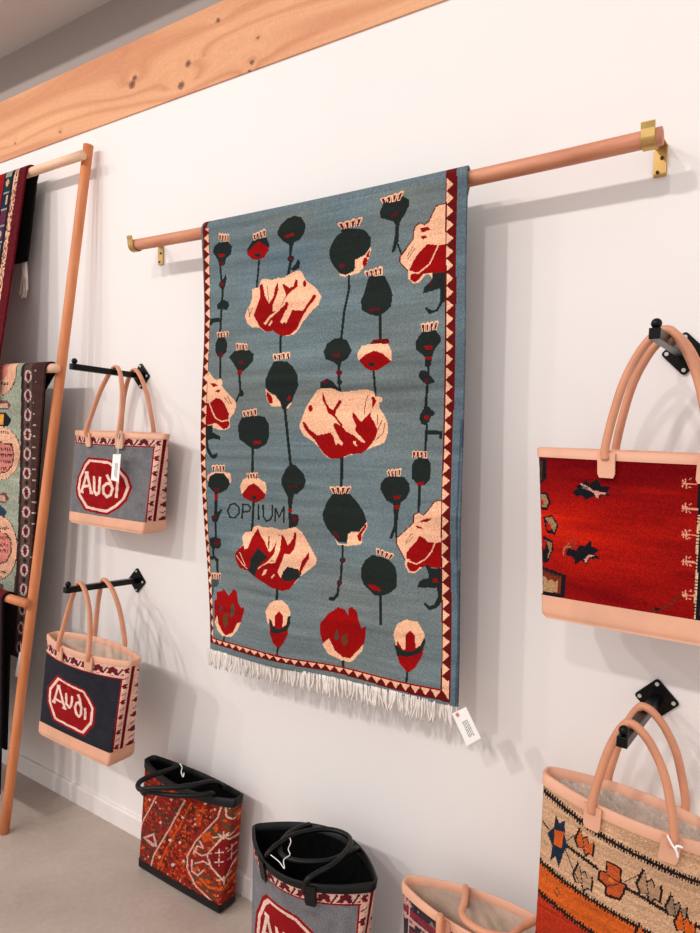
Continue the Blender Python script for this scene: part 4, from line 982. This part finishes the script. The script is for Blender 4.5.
# ------------------------------------------------------------------ ladder and draped rugs at left
lad = thing('display_ladder', 'wooden leaning ladder with round rungs carrying draped rugs at far left', 'ladder', (-2.65, -.266, 0))
o0 = np.array(lad.location)
pa, pb = np.array([-2.262, -.266, .003]), np.array([-2.088, -.032, 2.345])
MB().tube([pa-o0+(pb-pa)*t for t in np.linspace(0, 1, 14)], .0165, 18).build('pole', M_POLE, lad, True)
dx = np.array([-1.02, 0, 0]); dl = np.array([-.98, 0, 0])
MB().tube([pa+dx-o0+(pb-pa+dl-dx)*t for t in np.linspace(0, 1, 14)], .0165, 18).build('pole', M_POLE, lad, True)
def pole_at(z): t = (z-pa[2])/(pb[2]-pa[2]); return pa+(pb-pa)*t
RZ = [2.298, 1.598, .808]; RYS = []
for z in RZ:
    p = pole_at(z); y = p[1]-.0315; RYS.append(y)
    MB().tube([np.array([x, y, z])-o0 for x in np.linspace(p[0]+.024, p[0]-1.10, 8)], .0155, 16).build('rung', M_RUNG if z > 1 else M_POLE, lad, True)

def draped(name, label, zr, yr, back_xt, back_z, back_xb, W, H, paint, ybot, xr_top, xr_bot, zb, wl=.72, backcol=(24, 22, 24), rad=.0255, fringe=None, bk_y=0.):
    """rug folded over a rung: front sheet falls from the rung to zb, back sheet to back_z"""
    u = np.linspace(0, 1, W+1); v = np.linspace(0, 1, H+1); G = np.zeros((H+1, W+1, 3))
    for i, t in enumerate(v):
        xr = xr_top+(xr_bot-xr_top)*t; z = zr+(zb-zr)*t
        G[i, :, 0] = xr-wl*(1-u); G[i, :, 1] = (yr-rad)+(ybot-(yr-rad))*t+.003*np.sin(u*25+t*4)*t; G[i, :, 2] = z
    cor = [proj(G[0, 0]), proj(G[0, -1]), proj(G[-1, -1]), proj(G[-1, 0])]
    cv = Canvas(W, H, backcol, hom(cor, [(0, 0), (W, 0), (W, H), (0, H)])); paint(cv, W, H)
    top = []
    for a in np.linspace(math.pi, 0, 11)[1:]:
        top.append(np.stack([G[0, :, 0]+.003*math.sin(a), np.full(W+1, yr+rad*math.cos(a)), np.full(W+1, zr+rad*math.sin(a)*.9)], -1))
    n = 14
    for t in np.linspace(0, 1, n)[1:]:
        top.append(np.stack([G[0, :, 0]-xr_top+back_xt+(back_xb-back_xt)*t, np.full(W+1, yr+rad+bk_y*t), np.full(W+1, zr+(back_z-zr)*t)], -1))
    top = np.array(top); k = len(top)
    cols = np.empty((k, W, 3)); cols[:] = backcol
    cols[n-1:] = cv.a[0][None]; 
    A = np.concatenate([top[::-1], G]); cc = np.concatenate([cols, cv.a])
    c = np.array([xr_top-wl/2, yr, zr]); o = thing('draped_rug', label, 'rug', c, group='rugs draped on the ladder')
    V, F, C = sheet(A, np.clip(cc, 2, 255)); V = V-c
    solidify(obj('pile', V, F[:, ::-1], M_WOOL, o, False, colors=C), .007, 1)
    return o, c
def paintA(cv, W, H):
    cv.a[:] = (150, 14, 22); cw = .72/W
    def col(a, b_): return slice(max(0, W-int(round(b_/cw))), W-int(round(a/cw)))
    mid = slice(0, W)
    cv.a[:, col(.0, .042)] = (92, 16, 26); cv.a[:, col(.042, .070)] = (216, 170, 140); cv.a[:, col(.070, .088)] = (30, 26, 34)
    cv.a[:, col(.088, .128)] = (34, 48, 66); cv.a[:, col(.128, .136)] = (40, 24, 34)
    sl = col(.042, .070); n = cv.a[:, sl].shape
    cv.a[:, sl][rng.random(n[:2]) > .62] = (128, 66, 62)
    s2 = col(.090, .126); seg = [(24, 50, 58), (30, 42, 66), (92, 40, 62), (58, 46, 74), (28, 52, 70), (40, 40, 60)]
    q = H/13
    for i in range(13):
        cv.a[int(i*q):int((i+1)*q), s2] = seg[i % 6]; cv.a[int(i*q):int(i*q)+1, s2] = (150, 150, 140)
        w = s2.stop-s2.start; m = s2.start+w//2; y = int((i+.5)*q)
        if i % 3 == 0: cv.raw((206, 160, 120), [(m-2, y), (m, y-3), (m+2, y), (m, y+3)])
        elif i % 3 == 1: cv.a[int(i*q)+2:int((i+1)*q)-2, m+1:m+3] = (210, 160, 130)
    x = W-int(.22/cw)
    for y in np.arange(10, H, 34): cv.raw((38, 44, 84), [(x-12, y), (x, y-14), (x+12, y), (x, y+14)]); cv.raw((216, 120, 110), [(x-4, y), (x, y-5), (x+4, y), (x, y+5)])
    cv.knots(.08)
ra, ca = draped('draped_rug', 'red rug with navy striped border over the top ladder rung', RZ[0], RYS[0], -2.368, 2.0, -2.44, 130, 120, paintA, -.20, -2.362, -2.41, 1.50)
tp = aty(25, 262, RYS[0]+.028); t0 = MB()
for i in range(40):
    a = random.uniform(-.011, .006); b_ = random.uniform(-.004, .004)
    t0.tube([tp-ca+np.array([a*.4, b_, .01]), tp-ca+np.array([a, b_, -.05]), tp-ca+np.array([a*2.6-.004, b_*1.5, -.10-random.random()*.03])], [.003, .0042, .0025], 5)
t0.build('tassel', M_FRINGE, ra, True)['label'] = 'cream tassel on the back corner'
def paintB(cv, W, H):
    mint, pch, ink, pk = (152, 157, 138), (222, 168, 138), (58, 40, 38), (206, 124, 112)
    cv.a[:] = mint; cv.frame(0, 0, 1); P, LN = cv.poly, cv.line
    P((70, 44, 40), [(21.5, 355), (50, 355), (24, 700), (0, 700), (17, 560), (20, 470)])
    lx = [(24.5, 355), (24, 420), (23, 470), (21, 530), (17.5, 600), (14, 650)]; rx = [(32, 355), (31.5, 420), (30.8, 470), (29.5, 530), (26.5, 600), (23, 650)]
    P((92, 66, 62), lx+rx[::-1])
    P((44, 28, 28), [(21.5, 355), (23.6, 355), (23.2, 420), (22, 470), (20, 530), (16.5, 600), (13, 650), (11, 650), (14.5, 600), (18, 540), (20.5, 470)])
    def ix(l, y): return float(np.interp(y, [q[1] for q in l], [q[0] for q in l]))
    y = 366.5
    while y < 650:
        m = (ix(lx, y)+ix(rx, y))/2
        cv.ell((44, 30, 32), m, y, 1.7, 2.6); y += 9.7; m = (ix(lx, y)+ix(rx, y))/2
        cv.ell((186, 170, 160), m, y, 3.7, 6.2); cv.ell((92, 62, 60), m, y, 2.3, 4.6)
        for dx_, dy_ in ((-1.9, -3.6), (1.9, -3.6), (-2.6, 0), (2.6, 0), (-1.9, 3.6), (1.9, 3.6)): cv.ell((190, 172, 162), m+dx_, y+dy_, .9, 1.1)
        cv.ell((104, 12, 28), m, y, 1.9, 3.6); y += 9.7
    for y in np.arange(370, 640, 11): LN((170, 160, 150), [(ix(rx, y)+1.5, y), (ix(rx, y)+4, y+.5)], .9)
    def egg(cy, ry, rxx):
        a = np.linspace(0, 2*math.pi, 26); q = np.c_[-2+rxx*np.cos(a), cy+ry*np.sin(a)]
        P(ink, q*1.0+[.9, 0]); P(pch, q)
    egg(370, 26, 18); P(pk, [(-5, 360), (6, 366), (8, 374), (3, 380), (-5, 380)]); 
    P((120, 70, 66), [(-4, 401), (8, 401), (11, 405), (8, 410), (-4, 410)]); P((196, 160, 140), [(-4, 403), (7, 403), (8, 408), (-4, 408)])
    P((26, 24, 34), [(-4, 412), (5, 412), (11.5, 419), (8, 427), (-4, 427)]); P((214, 150, 60), [(-4, 414), (4, 414), (3, 424), (-4, 424)])
    egg(453, 27, 22); P(ink, [(-5, 440), (5, 443), (12, 444), (14, 455), (12, 466), (7, 472), (-5, 475)]); P(pk, [(-5, 441), (5, 444), (11, 446), (13, 455), (11, 465), (6, 471), (-5, 473)])
    P((120, 66, 60), [(-4, 493), (5, 493), (8.5, 498), (5, 503), (-4, 503)]); P((206, 160, 140), [(-4, 495), (4, 495), (5, 501), (-4, 501)])
    P((40, 62, 82), [(-4, 505), (1, 506), (6.5, 512), (3, 517), (-4, 520)])
    egg(548, 32, 19); P(ink, [(-5, 530), (6, 533), (11.5, 540), (12, 552), (7, 562), (-5, 566)]); P(pk, [(-5, 531), (5, 534), (10.5, 541), (11, 551), (6, 561), (-5, 564)])
    for yy, x1 in ((384, 8), (449, 11), (455, 12), (461, 11), (432, 8), (468, 7), (528, 8), (538, 8), (545, 9), (551, 9), (572, 7), (578, 6)):   # woven lettering, too worn to read
        x = -1.
        while x < x1: LN(ink, [(x, yy-1.4), (x+.3, yy+1.4)], .7); LN(ink, [(x, yy-1.2+random.choice((0, 1.2, 2.4))), (x+1.2, yy-1.2+random.choice((0, 1.2, 2.4)))], .6); x += 2.0
    P((96, 70, 66), [(-5, 582), (4, 584), (3, 600), (-5, 602)])
    cv.a *= 1+.05*smooth_noise(H, W, 4, 30)[..., None]; cv.knots(.06)
rb, cb = draped('draped_rug', 'mint rug with peach medallions and dark rosette border on the middle rung', RZ[1], RYS[1], -2.215, .66, -2.375, 150, 190, paintB, -.168, -2.148, -2.30, .575, bk_y=.015)
def paintC(cv, W, H):
    cv.a[:] = (26, 22, 28); cw = .62/W
    for i, y in enumerate(np.arange(0, H, 18)):
        cv.a[y:y+12, :W-int(.012/cw)] = (110, 22, 30) if i % 2 == 0 else (34, 36, 60)
        cv.a[y+12:y+14, :W-int(.012/cw)] = (60, 24, 34)
    cv.a[:, W-int(.016/cw):W-int(.010/cw)] = (70, 22, 28); cv.knots(.08)
rc, cc_ = draped('draped_rug', 'dark navy rug with maroon blocks over the lowest ladder rung', RZ[2], RYS[2], -2.315, .2, -2.44, 100, 90, paintC, RYS[2]-.06, -2.292, -2.268, .14, wl=.62, bk_y=.04)
tag_card('price_tag', 'small white price tag hanging below the mint rug beside the ladder pole', [(19.5, 652), (22.8, 653), (18.2, 677), (14.8, 676)], -.19, None, [aty(20.5, 644, -.185), aty(21, 650, -.19), aty(21, 653, -.1915)], 0)

# ------------------------------------------------------------------ light
def spot(loc, tgt, e, size=.06, ang=80, col=(1, .93, .88), blend=.5):
    l = bpy.data.lights.new('track_spot', 'SPOT'); l.energy = e; l.shadow_soft_size = size; l.spot_size = math.radians(ang); l.spot_blend = blend; l.color = col
    o = bpy.data.objects.new('track_spot', l); COL.objects.link(o); o.location = loc
    o.rotation_euler = (Vector(tgt)-Vector(loc)).to_track_quat('-Z', 'Y').to_euler()
for lx, e in ((-.1, 215), (-2.4, 310), (-4.8, 310), (-7.2, 190)):
    spot((lx, -5.5, 5.0), (-1.2+(lx+1.2)*.12, 0, 1.3), e, .12, 70, (1, .95, .915))
w = bpy.data.worlds.new('World'); S.world = w; w.use_nodes = True
w.node_tree.nodes['Background'].inputs[0].default_value = (1, .975, .965, 1); w.node_tree.nodes['Background'].inputs[1].default_value = .80

# ------------------------------------------------------------------ camera
cam = bpy.data.cameras.new('Camera'); cam.sensor_fit = 'VERTICAL'; cam.sensor_height = 24.; cam.lens = FL/933*24; cam.clip_start = .02
co = bpy.data.objects.new('Camera', cam); COL.objects.link(co)
co.matrix_world = Matrix.Translation(EYE) @ Matrix([list(map(float, r)) for r in R]).to_4x4()
S.camera = co
S.view_settings.view_transform = 'Standard'; S.view_settings.look = 'None'; S.view_settings.gamma = 1; S.view_settings.exposure = .06
